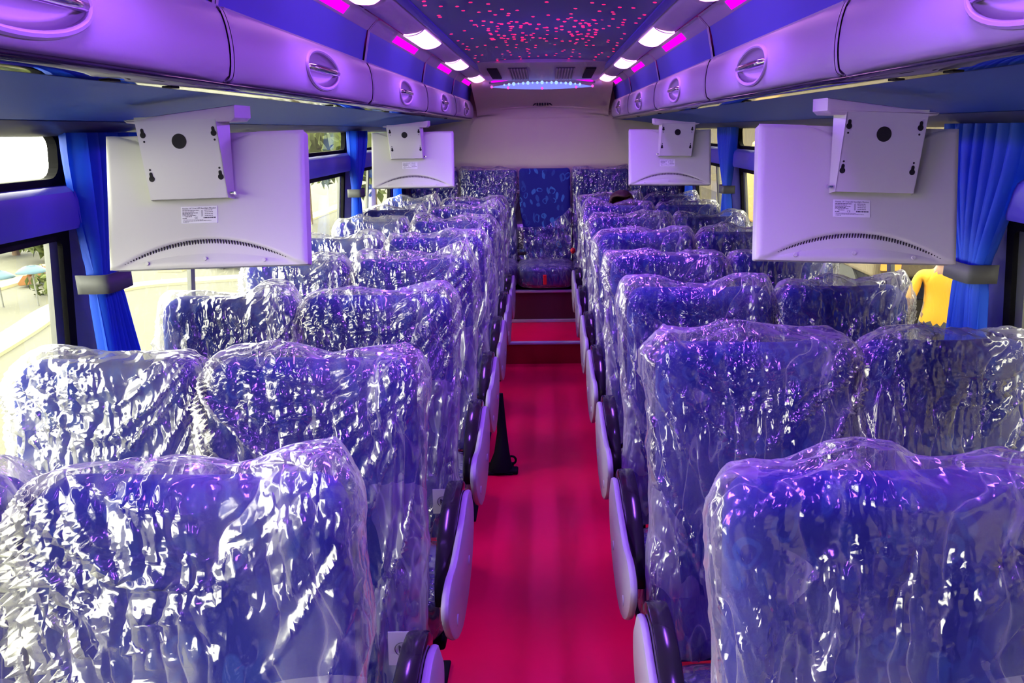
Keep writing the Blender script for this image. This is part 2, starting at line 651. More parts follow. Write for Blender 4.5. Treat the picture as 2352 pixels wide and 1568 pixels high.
b = MB()
b.box((XC - 1.27, Y_FRONT - 0.04, -0.1), (XC + 1.27, Y_FRONT, 2.24))
struct(b.build('wall_front', M['black']))  # unseen black wall, added to shut out light from the front
b = MB()
b.box((XC - 1.24, Y_FRONT, 0.0), (XC + 1.24, 0.25, 0.006))
struct(b.build('floor_bounce_blocker', M['black']))  # unseen dark mat, added to stop red floor reflections in the plastic
# roof shell, roof lining and rear wall
b = MB()
b.box((XC - 1.26, Y_FRONT, 2.20), (XC + 1.26, 7.15, 2.26))
for s in (-1, 1):
    b.box((XC + s * 1.235 - 0.025, Y_FRONT, 1.72), (XC + s * 1.235 + 0.025, 7.15, 2.26))
struct(b.build('ceiling', M['grey']))
# star lining: a gently arched sheet
prof = smoothpts([(-0.43, 0.418), (-0.25, 0.435), (0, 0.442), (0.25, 0.435), (0.43, 0.418)], 5)
vs, fs = [], []
ys = [Y_FRONT + (5.22 - Y_FRONT) * i / 40 for i in range(41)]
for y in ys:
    for x, d in prof:
        vs.append((XC + x, y, CZ + d))
n = len(prof)
for i in range(40):
    for k in range(n - 1):
        fs.append((i * n + k, i * n + k + 1, (i + 1) * n + k + 1, (i + 1) * n + k))
struct(mesh('ceiling_lining', vs, fs, M['star'], None, True))
# rear wall lining (upper part leans forward, a seam arches across it)
prof = smoothpts([(6.50, 2.12), (6.56, 2.065), (6.72, 2.00), (6.88, 1.935), (6.955, 1.885), (6.972, 1.80)], 5)
vs, fs = [], []
nx = 24
for y, z in prof:
    for i in range(nx + 1):
        x = -0.575 + 1.15 * i / nx
        vs.append((XC + x, y - 0.10 * max(0, abs(x) - 0.2) ** 2 * (1 if z > 1.83 else 0), z - 0.035 * (x / 0.575) ** 2 * (1 if z > 1.83 else 0)))
for j in range(len(prof) - 1):
    for i in range(nx):
        fs.append((j * (nx + 1) + i, j * (nx + 1) + i + 1, (j + 1) * (nx + 1) + i + 1, (j + 1) * (nx + 1) + i))
struct(mesh('ceiling_rear', vs, fs, M['cream'], None, True))
vs = [(XC - 1.26, 6.974, 0), (XC + 1.26, 6.974, 0), (XC + 1.26, 6.974, 2.2), (XC - 1.26, 6.974, 2.2)]
o = struct(mesh('wall_back', vs, [(0, 1, 2, 3)], M['cream']))
b = MB()
b.box((XC - 1.27, 7.02, -0.1), (XC + 1.27, 7.10, 2.24))
b.build('outer_panel', M['cream'], o)
b = MB()
b.tube([(XC - 0.62 + 1.24 * i / 20, 6.945, 1.893 - 0.035 * ((i - 10) / 10) ** 2) for i in range(21)], 0.004, 6)
struct(b.build('trim_4', M['cream'], None, True))

BAYS = ((Y_FRONT, 1.95), (2.13, 4.74), (5.02, 6.20))
for s, sname in SIDES:
    def wp(y, z, d=0.0):
        return (XC + s * (wall_x(z) - d), y, z)
    # wall: lower panel, pillars between the windows and the rear quarter
    b = MB()
    b.box((XC + s * 1.26 - 0.02, Y_FRONT, -0.9), (XC + s * 1.26 + 0.02, 7.1, 0.82))
    for y0, y1 in ((1.95, 2.13), (4.74, 5.02), (6.20, 7.1)):
        v = []
        for z in (0.80, 1.74):
            for (y, d) in ((y0, 0.0), (y1, 0.0), (y1, -0.014), (y0, -0.014)):
                v.append(wp(y, z, d))
        b.add(v, [(0, 1, 5, 4), (1, 2, 6, 5), (2, 3, 7, 6), (3, 0, 4, 7), (0, 3, 2, 1), (4, 5, 6, 7)])
    struct(b.build('wall_' + sname, M['pillar']))

window_no = 0
for s, sname in SIDES:
    def wp(y, z, d=0.0):
        return (XC + s * (wall_x(z) - d), y, z)

    def rr(y0, y1, z0, z1, r, n=5):
        pts = []
        for (cy, cz, a0) in ((y1 - r, z1 - r, 0), (y0 + r, z1 - r, 90), (y0 + r, z0 + r, 180), (y1 - r, z0 + r, 270)):
            for i in range(n + 1):
                a = R(a0 + 90 * i / n)
                pts.append((cy + r * math.cos(a), cz + r * math.sin(a)))
        return pts

    def gasket(y0, y1, z0, z1, w, r, depth0, depth1):
        b = MB()
        a, c = rr(y0, y1, z0, z1, 0.012), rr(y0 + w, y1 - w, z0 + w, z1 - w, r)
        n = len(a)
        v = [wp(y, z, depth0) for y, z in a] + [wp(y, z, depth0) for y, z in c] + [wp(y, z, depth1) for y, z in a] + [wp(y, z, depth1) for y, z in c]
        f = []
        for i in range(n):
            j = (i + 1) % n
            f += [(i, j, n + j, n + i), (n + i, n + j, 3 * n + j, 3 * n + i), (2 * n + i, 3 * n + i, 3 * n + j, 2 * n + j), (i, 2 * n + i, 2 * n + j, j)]
        return b.add(v, f)
    for bi, (y0, y1) in enumerate(BAYS):
        window_no += 1
        g = gasket(y0, y1, 0.80, 1.475, 0.030, 0.02, 0.012, -0.012)
        w = struct(g.build('window_%d' % window_no, M['black']))
        g = gasket(y0, y1, 1.575, 1.725, 0.022, 0.035, 0.012, -0.012)
        g.build('upper_frame', M['black'], w)
        mesh('upper_pane', [wp(y0, 1.58, -0.006), wp(y1, 1.58, -0.006), wp(y1, 1.72, -0.006), wp(y0, 1.72, -0.006)], [(0, 1, 2, 3)], M['glass'], w)
        mesh('lower_pane', [wp(y0, 0.81, -0.006), wp(y1, 0.81, -0.006), wp(y1, 1.47, -0.006), wp(y0, 1.47, -0.006)], [(0, 1, 2, 3)], M['glass'], w)
        b = MB()
        posts = {0: (1.895,), 1: (2.66, 4.03, 4.66), 2: (5.42,)}[bi]
        for py in posts:
            v = []
            for z in (0.82, 1.455):
                for (yy, d) in ((py - 0.016, 0.004), (py + 0.016, 0.004), (py + 0.016, -0.010), (py - 0.016, -0.010)):
                    v.append(wp(yy, z, d))
            b.add(v, [(0, 1, 5, 4), (1, 2, 6, 5), (2, 3, 7, 6), (3, 0, 4, 7), (0, 3, 2, 1), (4, 5, 6, 7)])
        b.build('sliding_frame', M['alu'], w)
    # rail between upper and lower panes, runs the length of the bus
    poly = [(s * 1.20, 1.580), (s * 1.155, 1.578), (s * 1.140, 1.566), (s * 1.136, 1.545), (s * 1.138, 1.490), (s * 1.145, 1.476), (s * 1.21, 1.473)]
    b = MB()
    b.prism([(XC + x, z) for x, z in poly], 'y', Y_FRONT, 6.95)
    struct(b.build('trim_%d' % (5 if s < 0 else 6), M['bluewall'], None, True))
    # dark padded strip along the head of the windows with stitched seams
    poly = smoothpts([(1.08, 0.030), (1.12, 0.012), (1.155, 0.0), (1.19, -0.004), (1.21, 0.0)], 4)
    vs, fs = [], []
    nseg = 110
    for i in range(nseg + 1):
        y = Y_FRONT + (6.95 - Y_FRONT) * i / nseg
        for k, (x, d) in enumerate(poly):
            q = (y * 2.4 + k * 0.03) % 1.0
            dip = 0.006 * max(0, 1 - abs(q - 0.5) / 0.06)
            vs.append((XC + s * x, y, CZ + d + dip))
    n = len(poly)
    for i in range(nseg):
        for k in range(n - 1):
            fs.append((i * n + k, i * n + k + 1, (i + 1) * n + k + 1, (i + 1) * n + k))
    struct(mesh('trim_%d' % (7 if s < 0 else 8), vs, fs, M['darkgrey'], None, True))

# ------------------------------------------------------------------ overhead luggage racks
DIV = [-0.70, 0.315, 1.612, 2.90, 4.24, 5.57, 6.90]
DOOR = smoothpts([(0.618, 0.0985), (0.606, 0.106), (0.600, 0.130), (0.598, 0.165), (0.602, 0.205), (0.610, 0.232), (0.616, 0.238)], 5)


def along(prof, q):
    """point on a polyline at fraction q of its length"""
    ln = [0.0]
    for a, c in zip(prof, prof[1:]):
        ln.append(ln[-1] + math.dist(a, c))
    t = q * ln[-1]
    for i in range(len(prof) - 1):
        if t <= ln[i + 1] or i == len(prof) - 2:
            u = (t - ln[i]) / max(1e-9, ln[i + 1] - ln[i])
            return (prof[i][0] + (prof[i + 1][0] - prof[i][0]) * u, prof[i][1] + (prof[i + 1][1] - prof[i][1]) * u)


def sheet(prof, s, y0, y1, ny=1):
    vs, fs = [], []
    n = len(prof)
    for i in range(ny + 1):
        y = y0 + (y1 - y0) * i / ny
        vs += [(XC + s * x, y, CZ + d) for x, d in prof]
    for i in range(ny):
        for k in range(n - 1):
            fs.append((i * n + k, i * n + k + 1, (i + 1) * n + k + 1, (i + 1) * n + k))
    return vs, fs


ORD = ['nearest', 'second', 'third', 'fourth', 'fifth', 'sixth']


def locker(s, sname, k):
    y0, y1 = DIV[k], DIV[k + 1]
    ym = (y0 + y1) / 2
    root = empty('overhead_locker', (XC + s * 0.6, ym, CZ + 0.1))
    off = Matrix.Translation((-(XC + s * 0.6), -ym, -(CZ + 0.1)))

    def put(b, name, mat, parent=root, smooth=True):
        b.v = [tuple(off @ Vector(p)) for p in b.v]
        return b.build(name, mat, parent, smooth)
    # carcass: dark box behind the face
    b = MB()
    poly = [(0.625, 0.099), (0.625, 0.09), (1.15, 0.045), (1.15, 0.46), (0.66, 0.46), (0.640, 0.25)]
    b.prism([(XC + s * x, CZ + d) for x, d in poly], 'y', y0, y1)
    put(b, 'carcass', M['locker'], smooth=False)
    # door with a round hole for the handle dish
    g = 0.018
    cy, cq, rad, ra = ym, 0.50, 0.046, 0.150
    L = sum(math.dist(a, c) for a, c in zip(DOOR, DOOR[1:]))
    hy = (y1 - y0) / 2 - g
    ring = 64
    b = MB()
    rings = 14
    V, F = [], []

    def door_pt(dy, dl, inn=0.0):
        q = min(1, max(0, cq + dl / L))
        x, d = along(DOOR, q)
        return (XC + s * (x + inn), cy + dy, CZ + d)
    rim = []
    na, nb = 24, 8                              # points along the long and the short edges
    hl = L / 2
    for i in range(nb):
        rim.append((hy, -hl + 2 * hl * i / nb))
    for i in range(na):
        rim.append((hy - 2 * hy * i / na, hl))
    for i in range(nb):
        rim.append((-hy, hl - 2 * hl * i / nb))
    for i in range(na):
        rim.append((-hy + 2 * hy * i / na, -hl))
    for j in range(rings + 1):
        t = (j / rings) ** 1.6
        for ex, ey in rim:
            a = math.atan2(ey / hl, ex / hy)
            V.append(door_pt(math.cos(a) * ra * (1 - t) + ex * t, math.sin(a) * rad * (1 - t) + ey * t))
    for j in range(rings):
        for i in range(ring):
            i2 = (i + 1) % ring
            F.append((j * ring + i, j * ring + i2, (j + 1) * ring + i2, (j + 1) * ring + i))
    b.add(V, F)
    door = put(b, 'door', M['locker'])
    # edge ledge at the top of the door
    b = MB()
    b.prism([(XC + s * x, CZ + d) for x, d in ((0.614, 0.234), (0.612, 0.240), (0.632, 0.244), (0.632, 0.234))], 'y', y0 + g, y1 - g)
    put(b, 'ledge', M['locker'], door, False)
    # handle: raised ring, dish, bar
    b = MB()
    b.tube([door_pt(math.cos(2 * math.pi * i / 40) * (ra + 0.006), math.sin(2 * math.pi * i / 40) * (rad + 0.004), -0.001) for i in range(41)], 0.0060, 8)
    hd = put(b, 'handle', M['locker'], door)
    b = MB()
    V, F = [], []
    for j in range(7):
        t = j / 6
        rr_ = rad * math.cos(t * math.pi / 2)
        for i in range(32):
            a = 2 * math.pi * i / 32
            V.append(door_pt(math.cos(a) * rr_ * ra / rad, math.sin(a) * rr_, 0.030 * math.sin(t * math.pi / 2)))
    for j in range(6):
        for i in range(32):
            F.append((j * 32 + i, j * 32 + (i + 1) % 32, (j + 1) * 32 + (i + 1) % 32, (j + 1) * 32 + i))
    b.add(V, F)
    put(b, 'dish', M['locker'], hd)
    b = MB()
    pts = [(-0.150, 0.004), (-0.138, -0.003), (-0.08, -0.006), (0.08, -0.006), (0.138, -0.003), (0.150, 0.004)]
    b.tube([door_pt(dy, 0, dn) for dy, dn in pts], [0.006, 0.009, 0.0105, 0.0105, 0.009, 0.006], 12)
    put(b, 'bar', M['chrome'], hd)
    # blue upper panel
    b = MB()
    b.add(*sheet([(0.628, 0.242), (0.622, 0.275), (0.614, 0.31), (0.604, 0.345)], s, y0 + g, y1 - g))
    put(b, 'blue_panel', M['bluepanel'])
    # fascia with a reflecting panel; the lamp's magenta reflection is painted as emission
    b = MB()
    b.add(*sheet([(0.605, 0.344), (0.600, 0.346), (0.584, 0.363), (0.568, 0.379), (0.560, 0.381)], s, y0 + g, y1 - g))
    fa = put(b, 'fascia', M['locker'])
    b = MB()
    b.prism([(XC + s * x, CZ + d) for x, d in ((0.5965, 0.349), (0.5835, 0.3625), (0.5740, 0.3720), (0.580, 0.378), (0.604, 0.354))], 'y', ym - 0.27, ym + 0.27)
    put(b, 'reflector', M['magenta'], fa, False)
    # end strips (double seam between modules)
    face = list(DOOR) + [(0.624, 0.243), (0.602, 0.345), (0.568, 0.380)]
    for (a, c) in ((y0 + 0.002, y0 + g - 0.003), (y1 - g + 0.003, y1 - 0.002)):
        b = MB()
        b.add(*sheet([(x - 0.002, d) for x, d in face], s, a, c))
        put(b, 'edge_strip', M['locker'], smooth=False)
    tag(root, 'pale grey overhead locker with round handle, %s from the front on the %s rack' % (ORD[k - 1], sname), 'locker', 'overhead lockers')
    return root


for s, sname in SIDES:
    for k in range(1, 6):
        locker(s, sname, k)
    # soffit under the rack with the glossy black edge
    root = empty('rack_soffit', (XC + s * 0.9, 3.0, CZ + 0.05))
    off = Vector((XC + s * 0.9, 3.0, CZ + 0.05))
    b = MB()
    b.add(*sheet(smoothpts([(0.675, 0.0815), (0.78, 0.072), (0.9, 0.056), (1.0, 0.042), (1.10, 0.029)], 4), s, Y_FRONT, 6.93, 8))
    b.v = [tuple(Vector(p) - off) for p in b.v]
    b.build('soffit_panel', M['soffit'], root, True)
    b = MB()
    b.add(*sheet(smoothpts([(0.625, 0.0885), (0.621, 0.0965), (0.613, 0.0972), (0.607, 0.092), (0.614, 0.0855), (0.632, 0.0825), (0.655, 0.081), (0.680, 0.0805), (0.680, 0.083)], 4), s, Y_FRONT, 6.93, 8))
    b.v = [tuple(Vector(p) - off) for p in b.v]
    es = b.build('edge_moulding', M['gloss'], root, True)
    for y in (1.25, 1.45, 2.5, 3.4, 4.4, 5.4):
        b = MB()
        b.box((XC + s * 0.655 - 0.009, y - 0.016, CZ + 0.079), (XC + s * 0.655 + 0.009, y + 0.016, CZ + 0.082), 0.002)
        b.v = [tuple(Vector(p) - off) for p in b.v]
        b.build('clip', M['hole'], es)
    tag(root, 'blue vinyl underside with glossy black edge beneath the %s luggage rack' % sname, 'luggage rack underside')
    # light channel
    prof = smoothpts([(0.562, 0.386), (0.548, 0.379), (0.525, 0.376), (0.495, 0.381), (0.468, 0.394), (0.455, 0.410)], 5)
    b = MB()
    b.add(*sheet(prof, s, Y_FRONT, 6.6, 6))
    b.add(*sheet([(0.562, 0.386), (0.575, 0.40), (0.575, 0.47)], s, Y_FRONT, 6.6, 2))
    ch = b.build('light_channel', M['grey'], None, True)
    tag(ch, 'long pale grey moulding carrying the ceiling lamps above the %s lockers' % sname, 'light moulding')
    b = MB()
    b.add(*sheet([(0.456, 0.408), (0.452, 0.402), (0.440, 0.404), (0.425, 0.412), (0.425, 0.43)], s, Y_FRONT, 6.6, 6))
    b.build('edge_rail', M['bluewall'], ch, True)
    # lamps
    for k in range(0, 6):
        ym = (DIV[k] + DIV[k + 1]) / 2 + (0.62 if k == 0 else 0.0) * 0
        root = empty('ceiling_lamp', (XC + s * 0.51, ym, CZ + 0.378))
        off = Vector(root.location)
        lp = [(x + (x - 0.51) * 0.0, d - 0.007) for x, d in prof[3:-3]]
        vs, fs = [], []
        nl = len(lp)
        for i in range(13):
            t = i / 12
            y = ym - 0.29 + 0.58 * t
            e = min(1.0, min(t, 1 - t) * 12)
            for (x, d) in lp:
                vs.append(tuple(Vector((XC + s * (0.505 + (x - 0.505) * (0.7 + 0.3 * e)), y, CZ + d + 0.007 * (1 - e))) - off))
        for i in range(12):
            for q in range(nl - 1):
                fs.append((i * nl + q, i * nl + q + 1, (i + 1) * nl + q + 1, (i + 1) * nl + q))
        mesh('lens', vs, fs, M['lamp'], root, True)
        for (ya, yb) in ((ym - 0.305, ym - 0.285), (ym + 0.285, ym + 0.305)):
            b = MB()
            b.add(*sheet([(x, d - 0.0085) for x, d in prof[2:-2]], s, ya, yb))
            b.v = [tuple(Vector(p) - off) for p in b.v]
            b.build('end_cap', M['grey'], root, True)
        ld = bpy.data.lights.new('lamp_light', 'AREA')
        ld.shape = 'RECTANGLE'
        ld.size, ld.size_y = 0.07, 0.55
        ld.color = LED
        ld.energy = LED_W * (1, 1, 1, 1, 0.6, 0.2)[k]
        lo = bpy.data.objects.new('lamp_light', ld)
        lo.location = (-s * 0.012, 0, -0.016)
        lo.rotation_euler = (0, R(s * 35), 0)
        ld.spread = R(150)
        link(lo, root)
        tag(root, ('glowing violet-white ceiling lamp, %s from the front on the %s side' % (ORD[k - 1], sname)) if k else 'ceiling lamp directly over the viewer on the %s side, out of the photo' % sname, 'lamp', 'ceiling lamps')

# ------------------------------------------------------------------ rear roof unit, arch light, wall vent
root = empty('roof_air_conditioner', (XC, 5.8, CZ + 0.44))
off = Vector(root.location)


def acz(y):
    return 0.432 - 0.055 * (y - 5.22)


def acput(b, name, mat, parent=root, smooth=False):
    b.v = [tuple(Vector(p) - off) for p in b.v]
    return b.build(name, mat, parent, smooth)


b = MB()
poly = [(5.22, CZ + 0.420), (5.30, CZ + 0.418), (6.30, CZ + 0.376), (6.36, CZ + 0.385), (6.36, CZ + 0.47), (5.22, CZ + 0.47)]
b.prism(poly, 'x', XC - 0.44, XC + 0.44, 0.01)
hs = acput(b, 'housing', M['locker'], smooth=True)
for sx in (-1, 1):
    b = MB()
    b.prism([(5.52, CZ + 0.4105), (6.12, CZ + 0.385), (6.12, CZ + 0.375), (5.52, CZ + 0.4)], 'x', XC + sx * 0.34 - 0.035, XC + sx * 0.34 + 0.035)
    acput(b, 'air_slot', M['hole'])
    b = MB()
    b.prism([(5.50, CZ + 0.412), (6.16, CZ + 0.384), (6.16, CZ + 0.374), (5.50, CZ + 0.402)], 'x', XC + sx * 0.165 - 0.065, XC + sx * 0.165 + 0.065)
    gr = acput(b, 'grille', M['darkgrey'])
    b = MB()
    for i in range(7):
        x = XC + sx * 0.165 - 0.06 + 0.12 * i / 6
        b.prism([(5.50, CZ + 0.405), (6.16, CZ + 0.377), (6.16, CZ + 0.368), (5.50, CZ + 0.396)], 'x', x - 0.0045, x + 0.0045)
    acput(b, 'slat', M['locker'], gr)
tag(root, 'grey roof air unit with two slatted grilles between the star lining and the back wall', 'air conditioner')

root = empty('arch_light', (XC, 6.45, CZ + 0.37))
off = Vector(root.location)
b = MB()
top = [(x, 0.376 + 0.028 * (1 - (x / 0.43) ** 2)) for x in [-0.43 + 0.86 * i / 24 for i in range(25)]]
bot = [(x, 0.366 + 0.026 * (1 - (x / 0.43) ** 2)) for x in [0.43 - 0.86 * i / 24 for i in range(25)]]
vs = [(XC + x, 6.37 + 0.10 * (x / 0.43) ** 2, CZ + d) for x, d in top] + [(XC + x, 6.42 + 0.10 * (x / 0.43) ** 2, CZ + d - 0.004) for x, d in bot[::-1]]
vs += [(XC + x, 6.56, CZ + d + 0.03) for x, d in top]
fs = [(i, i + 1, 26 + i, 25 + i) for i in range(24)] + [(25 + i, 26 + i, 51 + i, 50 + i) for i in range(24)]
mesh('arch_shade', [tuple(Vector(p) - off) for p in vs], fs, M['locker'], root, True)
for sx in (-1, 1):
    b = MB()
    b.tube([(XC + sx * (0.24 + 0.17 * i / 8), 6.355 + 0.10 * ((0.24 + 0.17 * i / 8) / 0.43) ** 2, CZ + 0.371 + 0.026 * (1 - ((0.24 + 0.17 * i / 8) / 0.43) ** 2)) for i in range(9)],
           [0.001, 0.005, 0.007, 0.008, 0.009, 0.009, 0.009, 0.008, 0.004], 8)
    acput(b, 'side_glow', M['magenta'], root, True)  # arch ends made to glow in place of magenta lamp light
# lens of blue light with a flat lower edge
b = MB()
poly = [(-0.40 + 0.80 * i / 24, 0.332 + 0.034 * (1 - ((i - 12) / 12) ** 2)) for i in range(25)] + [(0.40 - 0.80 * i / 24, 0.330 - 0.016 * (1 - ((i - 12) / 12) ** 2)) for i in range(25)]
b.prism([(XC + x, CZ + d) for x, d in poly], 'y', 6.375, 6.44, 0.0)
acput(b, 'blue_lens', M['blueled'], root)
b = MB()
for i in range(17):
    x = -0.30 + 0.60 * i / 16
    b.ball((XC + x, 6.375, CZ + 0.362 - 0.028 * (x / 0.40) ** 2), 0.008 + 0.003 * (i % 3), 10, 6)
acput(b, 'light_bead', M['bead'], root, True)
b = MB()
for x in (-0.40, -0.27, 0.0, 0.27, 0.40):
    b.ball((XC + x, 6.37, CZ + 0.318 + 0.014 * (x / 0.4) ** 2), 0.011, 10, 6)
acput(b, 'pink_bead', M['pinkled'], root, True)
tag(root, 'curved blue lit strip under a grey arch at the top of the back wall', 'light')

root = empty('wall_vent', (XC, 6.93, 1.915))
b = MB()
for i in range(5):
    x = -0.045 + 0.0225 * i
    b.box((x - 0.006, -0.03, -0.012), (x + 0.006, -0.005, 0.012), 0.002)
b.build('slot', M['hole'], root)
b = MB()
for sx in (-1, 1):
    b.tube([(sx * 0.058, -0.02, 0.006), (sx * 0.072, -0.02, -0.002), (sx * 0.084, -0.02, -0.012)], [0.006, 0.005, 0.002], 8)
b.tube([(-0.06, -0.02, 0.014), (0.06, -0.02, 0.014)], 0.003, 6)
b.build('rim', M['hole'], root)
tag(root, 'small dark slotted vent on the cream back wall below the blue light', 'vent')

# ------------------------------------------------------------------ curtains
CURTAIN_N = 0


def curtain(s, y_top, y_tie, y_bot, wt, wi, wb, tie_z, label, seed, folds=7):
    rnd = random.Random(seed)
    root = empty('window_curtain', (XC + s * 1.13, y_tie, tie_z))
    off = Vector(root.location)
    zt, zb = 1.705, 0.86
    nz, nu = 60, folds * 12
    vs, fs = [], []
    ph = [rnd.uniform(-0.8, 0.8) for _ in range(folds + 3)]
    for j in range(nz + 1):
        z = zt + (zb - zt) * j / nz
        if z > tie_z:
            t = (zt - z) / (zt - tie_z)
            e = t * t * (3 - 2 * t) * 0.55 + 0.45 * t ** 2.2
            w, yc = wt + (wi - wt) * e, y_top + (y_tie - y_top) * t ** 1.3
        else:
            t = (tie_z - z) / (tie_z - zb)
            e = t ** 0.75
            w, yc = wi + (wb - wi) * e, y_tie + (y_bot - y_tie) * t
        amp = 0.018 + 0.010 * (w / wt) if abs(z - tie_z) > 0.05 else 0.020
        for i in range(nu + 1):
            u = i / nu
            a = u * folds * 2 * math.pi
            k = int(u * folds)
            jit = 0.5 * noise.noise(Vector((u * 5, z * 1.6, seed)))
            x = math.sin(a + jit * 2 + ph[k] * 0.3) * amp * (0.6 + 0.5 * noise.noise(Vector((u * 7, z * 0.8, seed + 9))) ** 2 + 0.4 * abs(math.sin(a * 0.5 + seed)))
            y = yc + (u - 0.5) * w + 0.006 * math.cos(a) + 0.012 * noise.noise(Vector((u * 3, z * 3, seed + 3)))
            vs.append(tuple(Vector((XC + s * (1.13 + x + 0.07 * max(0.0, tie_z - z)), y, z)) - off))
    for j in range(nz):
        for i in range(nu):
            fs.append((j * (nu + 1) + i, j * (nu + 1) + i + 1, (j + 1) * (nu + 1) + i + 1, (j + 1) * (nu + 1) + i))
    mesh('cloth', vs, fs, M['curtain'], root, True)
    b = MB()
    hw = wi / 2 + 0.012
    ring = [(hw, 0.035), (hw, -0.03), (hw * 0.6, -0.042), (-hw * 0.6, -0.042), (-hw, -0.03), (-hw, 0.035)]
    pts = smoothpts([(-s * 0 + s * d, y) for y, d in ring], 4)
    v, f = [], []
    for (x, y) in pts:
        v += [(x, y, -0.024), (x, y, 0.024)]
    for i in range(len(pts) - 1):
        f.append((2 * i, 2 * i + 2, 2 * i + 3, 2 * i + 1))
    o = mesh('tieback', v, f, M['tie'], root, True)
    sol = o.modifiers.new('thickness', 'SOLIDIFY')
    sol.thickness = 0.004
    tag(root, label, 'curtain', 'tied blue curtains')
    return root


curtain(-1, 2.07, 1.955, 2.06, 0.34, 0.095, 0.21, 1.335, 'royal blue tied curtain in the near left window beside the large monitor', 1)
curtain(-1, 4.83, 4.69, 4.75, 0.36, 0.09, 0.20, 1.345, 'royal blue tied curtain on the left side just before the far monitor', 2)
curtain(-1, 6.16, 6.02, 6.12, 0.30, 0.10, 0.24, 1.32, 'royal blue curtain at the last left window, just before the back seats', 3, 5)
curtain(1, 1.99, 1.97, 2.00, 0.36, 0.11, 0.20, 1.335, 'royal blue tied curtain beside the near right monitor, at the photo edge', 4)
curtain(1, 4.80, 4.74, 4.83, 0.36, 0.09, 0.26, 1.340, 'royal blue tied curtain between the two right-hand monitors', 5)
curtain(1, 6.08, 6.02, 6.10, 0.30, 0.10, 0.24, 1.32, 'royal blue curtain at the last right window, beyond the far right monitor', 6, 5)

# ------------------------------------------------------------------ monitors hung from the racks
MW, MH = 0.441, 0.298


def textmesh(fo, parent):
    C.objects.link(fo)
    bpy.context.view_layer.update()
    me = bpy.data.meshes.new_from_object(fo.evaluated_get(bpy.context.evaluated_depsgraph_get()))
    nm, loc, rot = fo.name, fo.location.copy(), fo.rotation_euler.copy()
    bpy.data.objects.remove(fo)
    o = bpy.data.objects.new(nm, me)
    o.location, o.rotation_euler = loc, rot
    return link(o, parent)


